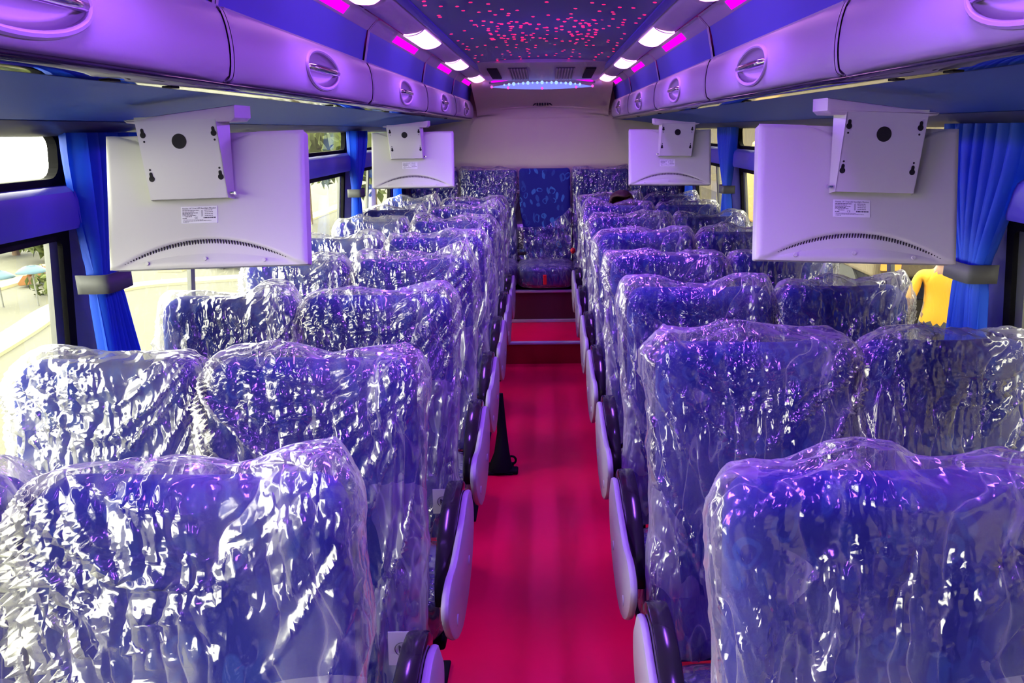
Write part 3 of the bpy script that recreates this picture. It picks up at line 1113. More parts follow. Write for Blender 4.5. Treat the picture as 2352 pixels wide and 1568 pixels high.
def monitor(name_side, loc, roll, m, label):
    """m = +1: aisle is on the +x side of the monitor; -1: on the -x side"""
    root = empty('hanging_monitor', loc, (R(-15.5), R(roll), 0))
    # rear shell: a grid with an arched recess at the foot and a shallow one at the head
    nx, nz = 120, 84
    V, F = [], []
    r = 0.012
    for j in range(nz + 1):
        z = -MH * j / nz
        for i in range(nx + 1):
            x = -MW / 2 + MW * i / nx
            y = 0.0
            za = -0.232 - 0.068 * (abs(x) / 0.215) ** 2.0      # the vent arch
            if z < za:
                t = (za - z) / max(0.001, (za + MH))
                y = 0.013 * (1 - t) * min(1, (za - z) / 0.012)
            xa = x + m * 0.04
            zt = -0.040 * (1 - (xa / 0.16) ** 2)
            if abs(xa) < 0.16 and z > zt:
                y = 0.006 * min(1, (z - zt) / 0.006)
            ed = min(MW / 2 - abs(x), -z, z + MH)
            if ed < r:
                y += r * 0.5 * (1 - ed / r) ** 2
            V.append((x, y, z))
    for j in range(nz):
        for i in range(nx):
            F.append((j * (nx + 1) + i, j * (nx + 1) + i + 1, (j + 1) * (nx + 1) + i + 1, (j + 1) * (nx + 1) + i))
    sh = mesh('rear_shell', V, F, M['tv'], root, True)
    b = MB()
    b.box((-MW / 2, 0.006, -MH), (MW / 2, 0.040, 0.0), 0.004)
    b.build('bezel', M['tv'], root)
    b = MB()
    b.box((-MW / 2 + 0.018, 0.0395, -MH + 0.035), (MW / 2 - 0.018, 0.0412, -0.018))
    b.build('screen', M['blackpl'], root)
    # fan of vent slots
    b = MB()
    for i in range(58):
        t = -1 + 2 * i / 57
        x = t * 0.178 - m * 0.006
        za = -0.236 - 0.068 * (abs(x) / 0.215) ** 2.0
        hgt = 0.004 + 0.013 * (1 - abs(t) ** 2.2)
        ln = 0.003 * t
        b.add([(x - 0.0011, 0.0035, za), (x + 0.0011, 0.0035, za), (x + 0.0011 + ln, 0.0115, za - hgt), (x - 0.0011 + ln, 0.0115, za - hgt),
               (x - 0.0011, 0.0015, za), (x + 0.0011, 0.0015, za), (x + 0.0011 + ln, 0.0098, za - hgt), (x - 0.0011 + ln, 0.0098, za - hgt)],
              [(4, 5, 6, 7), (0, 1, 5, 4), (2, 3, 7, 6), (1, 2, 6, 5), (3, 0, 4, 7)])
    b.build('vent_slots', M['hole'], sh)
    b = MB()
    for x, z in ((-0.135, -0.286), (-0.006, -0.279), (0.125, -0.286)):
        b.cyl((x, 0.004, z), (x, 0.0, z), 0.0045, 0.004, 12)
    b.build('screw', M['tv'], sh)
    # sticker with printing
    sx0, sx1, sz0, sz1 = -0.055, 0.026, -0.163, -0.201
    st = MB()
    st.box((sx0, -0.0012, sz1), (sx1, 0.001, sz0), 0.0004)
    sk = st.build('sticker', M['white'], sh)
    fc = bpy.data.curves.new('heading', 'FONT')
    fc.body = 'Pantina 19" True LED backlight Monitor'
    fc.size = 0.0046
    fc.extrude = 0.0001
    fc.materials.append(M['ink'])
    fo = bpy.data.objects.new('heading', fc)
    fo.location = (sx0 + 0.0035, -0.0015, sz0 - 0.0062)
    fo.rotation_euler = (R(90), 0, 0)
    textmesh(fo, sk)
    fc = bpy.data.curves.new('mark', 'FONT')
    fc.body = 'CE'
    fc.size = 0.006
    fc.extrude = 0.0001
    fc.materials.append(M['ink'])
    fo = bpy.data.objects.new('mark', fc)
    fo.location = (sx0 + 0.030, -0.0015, sz0 - 0.0275)
    fo.rotation_euler = (R(90), 0, 0)
    textmesh(fo, sk)
    b = MB()
    rnd = random.Random(5)

    def line(x, z, w, h=0.0012):
        e = x + w
        while x < e:
            g = min(rnd.uniform(0.002, 0.006), e - x)
            b.box((sx0 + x, -0.0015, sz0 - z - h), (sx0 + x + g, -0.0011, sz0 - z))
            x += g + 0.0008
    for z, w in ((0.0085, 0.037), (0.0115, 0.026), (0.0142, 0.034), (0.0168, 0.024), (0.0195, 0.030)):
        line(0.0035, z, w)
    line(0.010, 0.0222, 0.014)
    line(0.0035, 0.0258, 0.010)
    line(0.005, 0.0295, 0.044, 0.0008)
    line(0.005, 0.0318, 0.062, 0.0008)
    line(0.005, 0.0341, 0.012, 0.0008)
    line(0.052, 0.0085, 0.018)
    for z in (0.0125, 0.0165, 0.0205):
        line(0.053, z, 0.018, 0.0010)
    line(0.050, 0.0245, 0.027, 0.0024)
    for k in range(9):
        z0 = sz0 - 0.0085 - k * 0.0016
        b.add([(sx0 + 0.045, -0.0015, z0 - 0.0016), (sx0 + 0.0465, -0.0015, z0 - 0.0016), (sx0 + 0.0490, -0.0015, z0), (sx0 + 0.0475, -0.0015, z0)], [(0, 1, 2, 3)])
    b.build('printing', M['ink'], sk)
    # bracket plate on the back, with a side flange towards the aisle
    xa0, xb0 = -m * 0.124, m * 0.049                # top corners (outer, aisle)
    xa1, xb1 = -m * 0.108, m * 0.060                # bottom corners
    zt, zb = 0.022, -0.150
    yt, yb = -0.052, -0.022
    b = MB()

    def P(u, v, dy=0.0):
        xo = (xa0 + (xb0 - xa0) * u) * (1 - v) + (xa1 + (xb1 - xa1) * u) * v
        return (xo, yt + (yb - yt) * v + dy, zt + (zb - zt) * v)
    pts = [P(0, 0), P(1, 0), P(1, 1), P(0, 1)]
    back = [(p[0], p[1] + 0.003, p[2]) for p in pts]
    b.add(pts + back, [(0, 1, 2, 3), (4, 7, 6, 5), (0, 4, 5, 1), (1, 5, 6, 2), (2, 6, 7, 3), (3, 7, 4, 0)])
    pl = b.build('bracket_plate', M['tv'], root)
    for u in (0, 1):                                  # side flanges
        b = MB()
        q = [P(u, 0), P(u, 1), (P(u, 1)[0] + m * 0.006 * (2 * u - 1), -0.002, zb), (P(u, 0)[0] + m * 0.012 * (2 * u - 1), -0.006, zt)]
        b.add(q + [(p[0] - m * 0.002, p[1], p[2]) for p in q], [(0, 1, 2, 3), (4, 7, 6, 5), (0, 4, 5, 1), (1, 5, 6, 2), (2, 6, 7, 3), (3, 7, 4, 0)])
        b.build('flange', M['tv'], pl)
    # openings in the plate
    nrm = Vector((0, -(zt - zb), -(yb - yt))).normalized()

    def disc(b, u, v, r, n=20, k=0.0006):
        c = Vector(P(u, v)) + nrm * k
        ax, az = Vector((1, 0, 0)), Vector((0, yb - yt, zb - zt)).normalized()
        b.add([c + ax * math.cos(2 * math.pi * i / n) * r + az * math.sin(2 * math.pi * i / n) * r for i in range(n)], [tuple(range(n))])
    b = MB()
    disc(b, 0.50, 0.30, 0.0160, 32)
    b.build('cable_hole', M['hole'], pl)
    for u in (0.06, 0.95):
        for v, vs_ in ((0.215, 0.295), (0.745, 0.635)):
            b = MB()
            disc(b, u, v, 0.0063)
            disc(b, u, v - 0.060, 0.0036)
            c0, c1 = Vector(P(u, v - 0.06)) + nrm * 0.0006, Vector(P(u, v)) + nrm * 0.0006
            ex = Vector((0.0036, 0, 0))
            b.add([c0 - ex, c0 + ex, c1 + ex, c1 - ex], [(0, 1, 2, 3)])
            disc(b, u, vs_, 0.0023)
            b.build('keyhole', M['hole'], pl)
    b = MB()
    p = Vector(P(1, 0.94)) + Vector((m * 0.006, 0.004, 0))
    b.cyl(p, p + Vector((m * 0.008, 0, 0)), 0.0035, n=10)
    b.cyl(p + Vector((m * 0.008, 0, 0)), p + Vector((m * 0.012, 0, 0)), 0.0055, n=6)
    b.build('bolt', M['chrome'], pl)
    # tapering cover that screws to the rack underside
    b = MB()
    zc = 0.020
    prof = [(-m * 0.145, zc + 0.004), (-m * 0.12, zc), (m * 0.082, zc), (m * 0.092, zc + 0.008), (m * 0.094, zc + 0.034), (-m * 0.150, zc + 0.010)]
    b.prism(prof, 'y', -0.045, 0.050, 0.004)
    b.build('mount_cover', M['locker'], root, True).rotation_euler = (R(15.5), 0, 0)
    tag(root, label, 'monitor', 'ceiling-hung monitors')
    return root


monitor('left', (-0.757, 1.752, 1.702), -1.3, 1, 'large grey monitor back hung from the left rack, nearest the viewer')
monitor('right', (0.690, 1.732, 1.702), 2.0, -1, 'large grey monitor back hung from the right rack, nearest the viewer')
monitor('left', (-0.716, 4.255, 1.698), -0.4, 1, 'small-looking grey monitor back far down the left side near the back seats')
monitor('right', (0.673, 4.255, 1.698), 0.6, -1, 'small-looking grey monitor back far down the right side near the back seats')

# ------------------------------------------------------------------ coach seats
ZT, ZB = 1.200, 0.47                       # top and foot of a backrest
TAN = 0.19                                  # recline


def section(a, bb, th, n=4.2):
    c, s_ = math.cos(th), math.sin(th)
    return (a * math.copysign(abs(c) ** (2 / n), c), bb * math.copysign(abs(s_) ** (2 / n), s_))


def back_pt(w, th, q, off=0.0, zt=ZT, zb=ZB, r=0.060):
    """point on a backrest of width w: th round the section, q 0..1 from foot to top"""
    z = zb + (zt - zb) * q
    a, bb = w / 2, 0.066
    if zt > 1.3:
        r = 0.030
    k = max(0.0, (z - (zt - r)) / r)
    sh = r * (1 - math.sqrt(max(0.0, 1 - k * k)))
    a -= sh * 0.85
    bb = max(0.012, bb - sh * 0.62)
    x, y = section(a + off, bb + off, th)
    if y < 0:
        y += 0.026 * (1 - min(1, abs(x) / a) ** 2.0) * (1 - 0.55 * k)
    ztop = z + 0.010 * (x / a) ** 2 * q ** 3
    return x, y + TAN * (z - zt), ztop


def backrest(name, w, mat, parent, loc, zt=ZT, zb=ZB):
    V, F = [], []
    nu, nq = 56, 30
    for j in range(nq + 1):
        t = j / nq
        q = t if t < 0.6 else 0.6 + 0.4 * math.sin((t - 0.6) / 0.4 * math.pi / 2)
        for i in range(nu):
            V.append(back_pt(w, 2 * math.pi * i / nu, q, 0, zt, zb))
    for j in range(nq):
        for i in range(nu):
            F.append((j * nu + i, j * nu + (i + 1) % nu, (j + 1) * nu + (i + 1) % nu, (j + 1) * nu + i))
    F.append(tuple(range(nu))[::-1])
    F.append(tuple(nq * nu + i for i in range(nu)))
    o = mesh(name, V, F, mat, parent, True)
    o.location = loc
    return o


def ridge(v, p=3.0):
    return (1 - min(1.0, abs(v) * 2.0)) ** p


def cover_mesh(w, seed, nu=150, nq=84, ears=(0.0, 0.0), zt=ZT, zb=0.50, loose=1.0, free=0):
    """crumpled polythene bag pulled down over a backrest"""
    V, F = [], []
    per = 2 * (w + 0.14)
    cap = 9
    sd = seed * 17.3

    def bag(th, q):
        x0, y0, z0 = back_pt(w, th, min(1, q), 0, zt, zb)
        front = y0 - TAN * (z0 - zt) < 0.0
        zz = zt - z0
        u = x0 if front else x0 + 3.1
        # slow bagginess
        sl = noise.noise(Vector((x0 * 4.2, zz * 3.0 + (0 if front else 5), sd)))
        off = 0.016 * loose + 0.024 * loose * max(0.0, sl + 0.15)
        # folds that radiate from the two upper corners
        cx = w / 2 if x0 > 0 else -w / 2
        ang = math.atan2(zz + 0.05, (cx - x0) * math.copysign(1, cx) + 0.05)
        wob = noise.noise(Vector((u * 5, zz * 5, sd + 4)))
        f1 = ridge(noise.noise(Vector((ang * 9.0 + wob * 0.5, sd, math.copysign(2, cx) + (0 if front else 7)))), 6)
        # hanging pleats
        sk = noise.noise(Vector((sd, zz * 1.4, 3.3))) * 0.22
        f2 = ridge(noise.noise(Vector(((u + sk * zz) * 21 + wob * 0.5, zz * 1.3, sd + 11))), 6)
        mask = 0.35 + 0.65 * max(0, min(1, 0.5 + 1.6 * noise.noise(Vector((x0 * 3 + 9, zz * 2.5, sd + 20)))))
        off += 0.024 * f1 * mask * min(1, zz * 12 + 0.25) + 0.024 * f2 * (0.3 + 0.7 * (1 - mask)) * min(1, zz * 9)
        # crumple facets
        cm = max(0.0, min(1.0, -0.05 + 2.6 * noise.noise(Vector((x0 * 4.5 + 3, zz * 3.5, sd + 33 + (0 if front else 6))))))
        cm = max(cm, 0.8 * max(0, abs(math.cos(th)) - 0.7) * 3.3)
        off += (0.003 + 0.010 * cm) * noise.noise(Vector((u * 16, zz * 10, sd + 30))) + 0.0065 * cm * noise.noise(Vector((u * 40, zz * 26, sd + 40)))
        sidew = max(0, abs(math.cos(th)) - 0.75) * 4
        off = off * (1 - 0.5 * sidew) + sidew * loose * (0.002 + 0.012 * abs(noise.noise(Vector((zz * 4, sd, 1.5 if x0 > 0 else 8)))))
        off += (0.032 if x0 * free > 0 else 0.0) * loose * sidew * max(0.0, 1 - zz / 0.42) * (0.5 + 0.8 * abs(noise.noise(Vector((zz * 5, sd, 2.5 if x0 > 0 else 9)))))
        if not front:
            off *= 0.55
        off = max(0.004, off)
        x, y, z = back_pt(w, th, min(1, q), off, zt, zb)
        y -= 0.0 if front else -0.004
        z += 0.004 * noise.noise(Vector((x0 * 20, zz * 20, sd + 50)))
        return x, y, z

    def lift(x, y):
        h = 0.010 + 0.050 * loose * max(0, noise.noise(Vector((x * 7, y * 5, sd + 60))) + 0.22) + 0.008 * abs(noise.noise(Vector((x * 22, y * 18, sd + 61))))
        for k, e in enumerate(ears):
            ex = (-1, 1)[k] * (w / 2 - 0.02)
            h += e * max(0, 1 - abs(x - ex) / 0.045) ** 1.3
        return h
    for j in range(nq + 1):
        t = j / nq
        q = t if t < 0.7 else 0.7 + 0.3 * math.sin((t - 0.7) / 0.3 * math.pi / 2)
        for i in range(nu):
            th = 2 * math.pi * i / nu
            x, y, z = bag(th, q)
            if q > 0.9:
                z += lift(x, y) * ((q - 0.9) / 0.1) ** 1.5
            if j == 0:
                z -= 0.03 * (0.5 + noise.noise(Vector((x * 9, y * 9, sd + 70))))
            V.append((x, y, z))
    base = nq * nu
    for c in range(1, cap + 1):
        k = 1 - c / cap
        for i in range(nu):
            p = V[base + i]
            yc = TAN * 0
            x, y = p[0] * (0.35 + 0.65 * k) if c < cap else p[0] * 0.35, (p[1] - yc) * k + yc
            V.append((x, y, p[2] + (lift(x, y) - lift(p[0], p[1])) * (1 - k) + 0.004 * (1 - k * k)))
    for j in range(nq + cap):
        for i in range(nu):
            F.append((j * nu + i, j * nu + (i + 1) % nu, (j + 1) * nu + (i + 1) % nu, (j + 1) * nu + i))
    me = bpy.data.meshes.new('plastic_cover')
    me.from_pydata(V, [], F)
    me.materials.append(M['film'])
    me.polygons.foreach_set('use_smooth', [True] * len(me.polygons))
    me.update()
    return me


def seatbox(w, d, h, seed, off=0.0, crumple=0.0):
    """rounded cushion w x d x h, centred, optionally crumpled (for its film)"""
    V, F = [], []
    nu, nq = 64, 16
    for j in range(nq + 1):
        ph = -math.pi / 2 + math.pi * j / nq
        cz = math.sin(ph)
        zz = math.copysign(abs(cz) ** 0.35, cz) * (h / 2 + off)
        k = abs(math.cos(ph)) ** 0.35
        for i in range(nu):
            th = 2 * math.pi * i / nu
            x, y = section((w / 2 + off) * k, (d / 2 + off) * k, th, 5)
            if crumple:
                nn = noise.noise(Vector((x * 11, y * 11, zz * 9 + seed))) * crumple + ridge(noise.noise(Vector((x * 16, y * 16 + zz * 9, seed + 5)))) * crumple
                f = 1 + nn
                x, y = x * f, y * f
            V.append((x, y, zz + (crumple * 0.1 * noise.noise(Vector((x * 9, y * 9, seed))) if crumple else 0)))
    for j in range(nq):
        for i in range(nu):
            F.append((j * nu + i, j * nu + (i + 1) % nu, (j + 1) * nu + (i + 1) % nu, (j + 1) * nu + i))
    return V, F


WA, WW = 0.462, 0.412                      # aisle and window backrest widths
XA, XW = 0.510, 0.962                      # their centres, measured from the bus centre line
PANEL = smoothpts([(-0.30, 0.660), (-0.282, 0.620), (-0.305, 0.560), (-0.40, 0.490), (-0.54, 0.462), (-0.68, 0.480), (-0.80, 0.555), (-0.868, 0.650),
                   (-0.850, 0.695), (-0.78, 0.705), (-0.68, 0.690), (-0.52, 0.705), (-0.40, 0.725), (-0.33, 0.705)], 4)
COVERS = {}


def shared_cover(kind, w, k, s):
    key = (kind, k, s)
    if key not in COVERS:
        COVERS[key] = cover_mesh(w, {'a': 3, 'w': 50}[kind] + k * 7, 120, 66, ((0.0, 0.02), (0.015, 0.0), (0.0, 0.0), (0.0, 0.03))[k % 4], free=-s if kind == 'a' else 0)
    return COVERS[key]


def double_seat(s, ytop, label, seed, near=False, ears=((0, 0), (0, 0)), tag_label=False, shared=None):
    root = empty('coach_double_seat', (XC, ytop + 0.03, 0.0))
    for kind, w, xc, nm in (('a', WA, XA, 0), ('w', WW, XW, 1)):
        br = backrest('backrest', w, M['fabric'], root, (s * xc, 0, 0))
        if near:
            me = cover_mesh(w, seed + nm * 31, 190, 104, ears[nm], loose=1.0, free=0 if nm else -s)
        else:
            me = shared_cover(kind, w, (seed + nm) % 4, s)
        co = bpy.data.objects.new('plastic_cover', me)
        co.location = (s * xc, 0, 0)
        link(co, root)
        V, F = seatbox(w - 0.01, 0.38, 0.125, seed)
        cu = mesh('cushion', V, F, M['fabric'], root, True)
        cu.location = (s * xc, -0.375, 0.405)
        V, F = seatbox(w - 0.01, 0.38, 0.125, seed + nm, 0.010, 0.020)
        cc = mesh('cushion_film', V, F, M['film'], cu, True)
    # aisle-side shell and armrest
    b = MB()
    b.prism([(y, z) for y, z in PANEL], 'x', min(s * 0.203, s * 0.223), max(s * 0.203, s * 0.223), 0.008)
    sp = b.build('side_panel', M['shell'], root, True)
    for (y, z) in ((-0.74, 0.565), (-0.46, 0.555)):
        b = MB()
        b.cyl((s * 0.206, y, z), (s * 0.2005, y, z), 0.016, 0.013, 16)
        b.build('screw_cap', M['shell'], sp, True)
    arm_track = smoothpts([(-0.30, 0.690), (-0.34, 0.715), (-0.41, 0.722), (-0.49, 0.708), (-0.565, 0.675), (-0.618, 0.632), (-0.648, 0.585), (-0.654, 0.550)], 5)
    V, F = [], []
    hw, n = 0.0245, 12
    for i, (y, z) in enumerate(arm_track):
        p0, p1 = arm_track[max(0, i - 1)], arm_track[min(len(arm_track) - 1, i + 1)]
        ty, tz = p1[0] - p0[0], p1[1] - p0[1]
        ll = math.hypot(ty, tz)
        ny, nz_ = tz / ll, -ty / ll
        if nz_ < 0:
            ny, nz_ = -ny, -nz_
        hh = 0.021 * (1.0 if 2 < i < len(arm_track) - 3 else 0.8)
        for k in range(n):
            cx_, cn = section(hw, hh, 2 * math.pi * (k + 0.5) / n, 5)
            V.append((s * (0.246 + cx_), y + ny * cn, z + nz_ * cn))
    for i in range(len(arm_track) - 1):
        for k in range(n):
            F.append((i * n + k, i * n + (k + 1) % n, (i + 1) * n + (k + 1) % n, (i + 1) * n + k))
    F += [tuple(range(n))[::-1], tuple(range((len(arm_track) - 1) * n, len(arm_track) * n))]
    b = MB()
    b.add(V, F)
    b.build('armrest', M['blackpl'], root, True)
    # frame and legs
    b = MB()
    b.box((min(s * 0.27, s * 1.17), -0.53, 0.315), (max(s * 0.27, s * 1.17), -0.14, 0.35), 0.01)
    b.build('seat_frame', M['black'], root)
    for lx in (0.36, 1.08):
        b = MB()
        b.box((s * lx - 0.02, -0.50, 0.012), (s * lx + 0.02, -0.24, 0.32), 0.006)
        b.box((s * lx - 0.05, -0.56, 0.0), (s * lx + 0.05, -0.18, 0.014), 0.004)
        b.build('leg', M['black'], root)
    if tag_label:
        b = MB()
        b.box((s * (XA - WA / 2) - 0.005 - 0.020 * s, -0.215, 0.57), (s * (XA - WA / 2) + 0.004 - 0.020 * s, -0.150, 0.64))
        b.v = []
        b.f = []
        y0 = -0.228
        x0, x1 = s * (XA - WA / 2 - 0.008), s * (XA - WA / 2 + 0.055)
        v = [(x0, y0, 0.575), (x1, y0, 0.575), (x1, y0 + 0.012, 0.650), (x0, y0 + 0.012, 0.650)]
        b.add(v + [(p[0], p[1] + 0.002, p[2]) for p in v], [(0, 1, 2, 3), (4, 7, 6, 5), (0, 4, 5, 1), (1, 5, 6, 2), (2, 6, 7, 3), (3, 7, 4, 0)])
        ct = b.build('care_tag', M['tagcloth'], root)
        ct['label'] = 'small white cloth tag printed with a ringed letter'
        b = MB()
        cx_, cz_ = (x0 + x1) / 2, 0.612
        b.tube([(cx_ + 0.017 * math.cos(2 * math.pi * i / 24), y0 + 0.0045, cz_ + 0.017 * math.sin(2 * math.pi * i / 24)) for i in range(25)], 0.0010, 6)
        for dx0, dz0, dx1, dz1 in ((-0.007, -0.009, -0.007, 0.009), (-0.007, 0.009, 0, 0.0), (0, 0, 0.007, 0.009), (0.007, 0.009, 0.007, -0.009), (-0.006, -0.002, 0.006, -0.002)):
            b.tube([(cx_ + dx0, y0 + 0.0045, cz_ + dz0), (cx_ + dx1, y0 + 0.0045, cz_ + dz1)], 0.0016, 6)
        b.build('emblem', M['ink'], ct)
    tag(root, label, 'seat', 'plastic-wrapped double seats')
    return root


LROWS = (1.00, 1.616, 2.30, 2.986, 3.624, 4.31, 4.97, 5.61)
RROWS = (0.99, 1.71, 2.37, 3.02, 3.72, 4.40, 5.12, 5.79)
ROWN = ('first (nearest)', 'second', 'third', 'fourth', 'fifth', 'sixth', 'seventh', 'eighth (last)')
LEARS = {0: ((0.0, 0.012), (0, 0)), 1: ((0, 0), (0, 0)), 2: ((0, 0.01), (0, 0)), 3: ((0, 0.055), (0.02, 0))}
REARS = {0: ((0.0, 0), (0, 0.03)), 1: ((0.03, 0), (0, 0)), 2: ((0.0, 0), (0, 0.03))}
for i, y in enumerate(LROWS):
    double_seat(-1, y, 'plastic-wrapped blue double seat left of the aisle, %s row from the front' % ROWN[i], 101 + i * 3, i < 4, LEARS.get(i, ((0, 0), (0, 0))), i in (1, 2))
for i, y in enumerate(RROWS):
    double_seat(1, y, 'plastic-wrapped blue double seat right of the aisle, %s row from the front' % ROWN[i], 202 + i * 3, i < 4, REARS.get(i, ((0, 0), (0, 0))))

# black flared pedestal foot by the left aisle seats
root = empty('seat_pedestal', (XC - 0.222, 3.66, 0.0))
b = MB()
b.tube([(-0.01, 0.09, 0.38), (-0.005, 0.08, 0.30), (0, 0.05, 0.18), (0, 0.0, 0.09), (-0.005, -0.03, 0.03), (-0.005, -0.035, 0.004)], [0.018, 0.020, 0.026, 0.040, 0.060, 0.066], 16)
b.build('column', M['black'], root, True)
b = MB()
b.box((0.02, -0.085, 0.0), (0.085, -0.02, 0.022), 0.008)
b.box((-0.08, -0.09, 0.0), (0.06, 0.05, 0.012), 0.005)
b.build('foot_plate', M['black'], root)
b = MB()
b.tube([(0.050 + 0.022 * math.cos(2 * math.pi * i / 16), 0.0, 0.045 + 0.022 * math.sin(2 * math.pi * i / 16)) for i in range(17)], 0.006, 8)
b.build('ring', M['black'], root, True)
tag(root, 'black flared pedestal foot on the red floor beside the left aisle seats', 'seat pedestal')

# ------------------------------------------------------------------ rear bench
root = empty('rear_bench_seat', (XC, 6.70, 0.0))
off = Vector((XC, 6.70, 0.0))
BT = 1.362
widths = ((-0.94, 0.40, True), (-0.47, 0.485, True), (0.012, 0.440, False), (0.495, 0.485, True), (0.955, 0.41, True))
for i, (x, w, wrapped) in enumerate(widths):
    br = backrest('backrest', w, M['fabric' if wrapped else 'plush'], root, (x, 0.02 if wrapped else 0.0, 0), BT if wrapped else BT + 0.012, 0.60)
    if not wrapped:
        br['label'] = 'bare navy patterned middle backrest without its plastic'
    if wrapped:
        me = cover_mesh(w, 300 + i * 5, 110, 60, (0, 0), BT, 0.62, 0.8)
        co = bpy.data.objects.new('plastic_cover', me)
        co.location = (x, 0.02, 0)
        link(co, root)
    V, F = seatbox(w, 0.50, 0.17, i)
    cu = mesh('cushion', V, F, M['fabric'], root, True)
    cu.location = (x, -0.37, 0.545)
    V, F = seatbox(w, 0.50, 0.17, i + 3, 0.012, 0.030)
    mesh('cushion_film', V, F, M['film'], cu, True)
# plastic pushed down to the foot of the bare backrest
V, F = [], []
nx, nz = 50, 26
for j in range(nz + 1):
    for i in range(nx + 1):
        u = i / nx
        x = 0.012 - 0.225 + 0.45 * u
        top = 0.905 + 0.17 * max(0, (u - 0.45) / 0.55) ** 1.5 + 0.012 * noise.noise(Vector((u * 9, 0, 3)))
        z = 0.64 + (top - 0.64) * j / nz
        y = -0.085 + TAN * (z - BT) - 0.03 * ridge(noise.noise(Vector((u * 7 + z * 9, z * 9, 5)))) - 0.035 * abs(noise.noise(Vector((u * 5, z * 6, 9)))) - 0.03 * (1 - j / nz)
        V.append((x, y, z))
for j in range(nz):
    for i in range(nx):
        F.append((j * (nx + 1) + i, j * (nx + 1) + i + 1, (j + 1) * (nx + 1) + i + 1, (j + 1) * (nx + 1) + i))
mesh('bunched_film', V, F, M['film'], root, True)
# base box with its lit nosing
b = MB()
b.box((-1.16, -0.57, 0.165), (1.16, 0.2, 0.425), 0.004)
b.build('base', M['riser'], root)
b = MB()
b.box((-1.16, -0.60, 0.418), (1.16, -0.56, 0.440), 0.006)
b.build('base_nosing', M['nosing'], root)
b = MB()
b.box((-1.16, -0.583, 0.165), (1.16, -0.567, 0.192), 0.004)
b.build('kick_strip', M['nosing'], root)
# belts
b = MB()
pts = smoothpts([(-0.235, -0.03, 1.22), (-0.225, -0.10, 1.05), (-0.200, -0.17, 0.90), (-0.195, -0.20, 0.80), (-0.205, -0.22, 0.72)], 5)
v, f = [], []
for (x, y, z) in pts:
    v += [(x - 0.024, y, z), (x + 0.024, y - 0.004, z), (x + 0.024, y - 0.001, z), (x - 0.024, y + 0.003, z)]
for i in range(len(pts) - 1):
    for k in range(4):
        f.append((4 * i + k, 4 * i + (k + 1) % 4, 4 * i + 4 + (k + 1) % 4, 4 * i + 4 + k))
b.add(v, f)
b.box((-0.225, -0.26, 0.675), (-0.15, -0.20, 0.70), 0.006)
b.build('seat_belt', M['blackpl'], root)
b = MB()
b.box((-0.222, -0.112, 1.18), (-0.200, -0.095, 1.21), 0.005)
b.build('belt_clip', M['chrome'], root)
b = MB()
b.box((-0.008, -0.652, 0.495), (0.020, -0.632, 0.575), 0.004)
b.build('pull_tab', M['red'], root)
b = MB()
b.ball((0.243, -0.33, 0.72), (0.022, 0.022, 0.026), 12, 8)
b.build('belt_button', M['red'], root, True)
tag(root, 'five-place rear bench across the back wall with a bare patterned middle backrest', 'bench seat')


# ------------------------------------------------------------------ people
def person(name, loc, rot, joints, edges, rad, body_mat, head_c, head_r, label, shirt=None, trouser=None):
    root = empty(name, loc, (0, 0, rot))
    keys = list(joints)
    me = bpy.data.meshes.new('body')
    me.from_pydata([joints[k] for k in keys], [(keys.index(a), keys.index(c)) for a, c in edges], [])
    me.materials.append(body_mat)
    for m_ in (shirt, trouser):
        if m_:
            me.materials.append(m_)
    o = link(bpy.data.objects.new('body', me), root)
    sk = o.modifiers.new('skin', 'SKIN')
    for i, k in enumerate(keys):
        r = rad[k]
        me.skin_vertices[0].data[i].radius = r if isinstance(r, tuple) else (r, r)
    me.skin_vertices[0].data[keys.index('pelvis')].use_root = True
    su = o.modifiers.new('smooth', 'SUBSURF')
    su.levels = su.render_levels = 2
    # turn into a plain mesh, then paint clothes and shape the head
    dg = bpy.context.evaluated_depsgraph_get()
    ev = o.evaluated_get(dg)
    nm = bpy.data.meshes.new_from_object(ev)
    o.modifiers.clear()
    o.data = nm
    nm.polygons.foreach_set('use_smooth', [True] * len(nm.polygons))
    return root, o


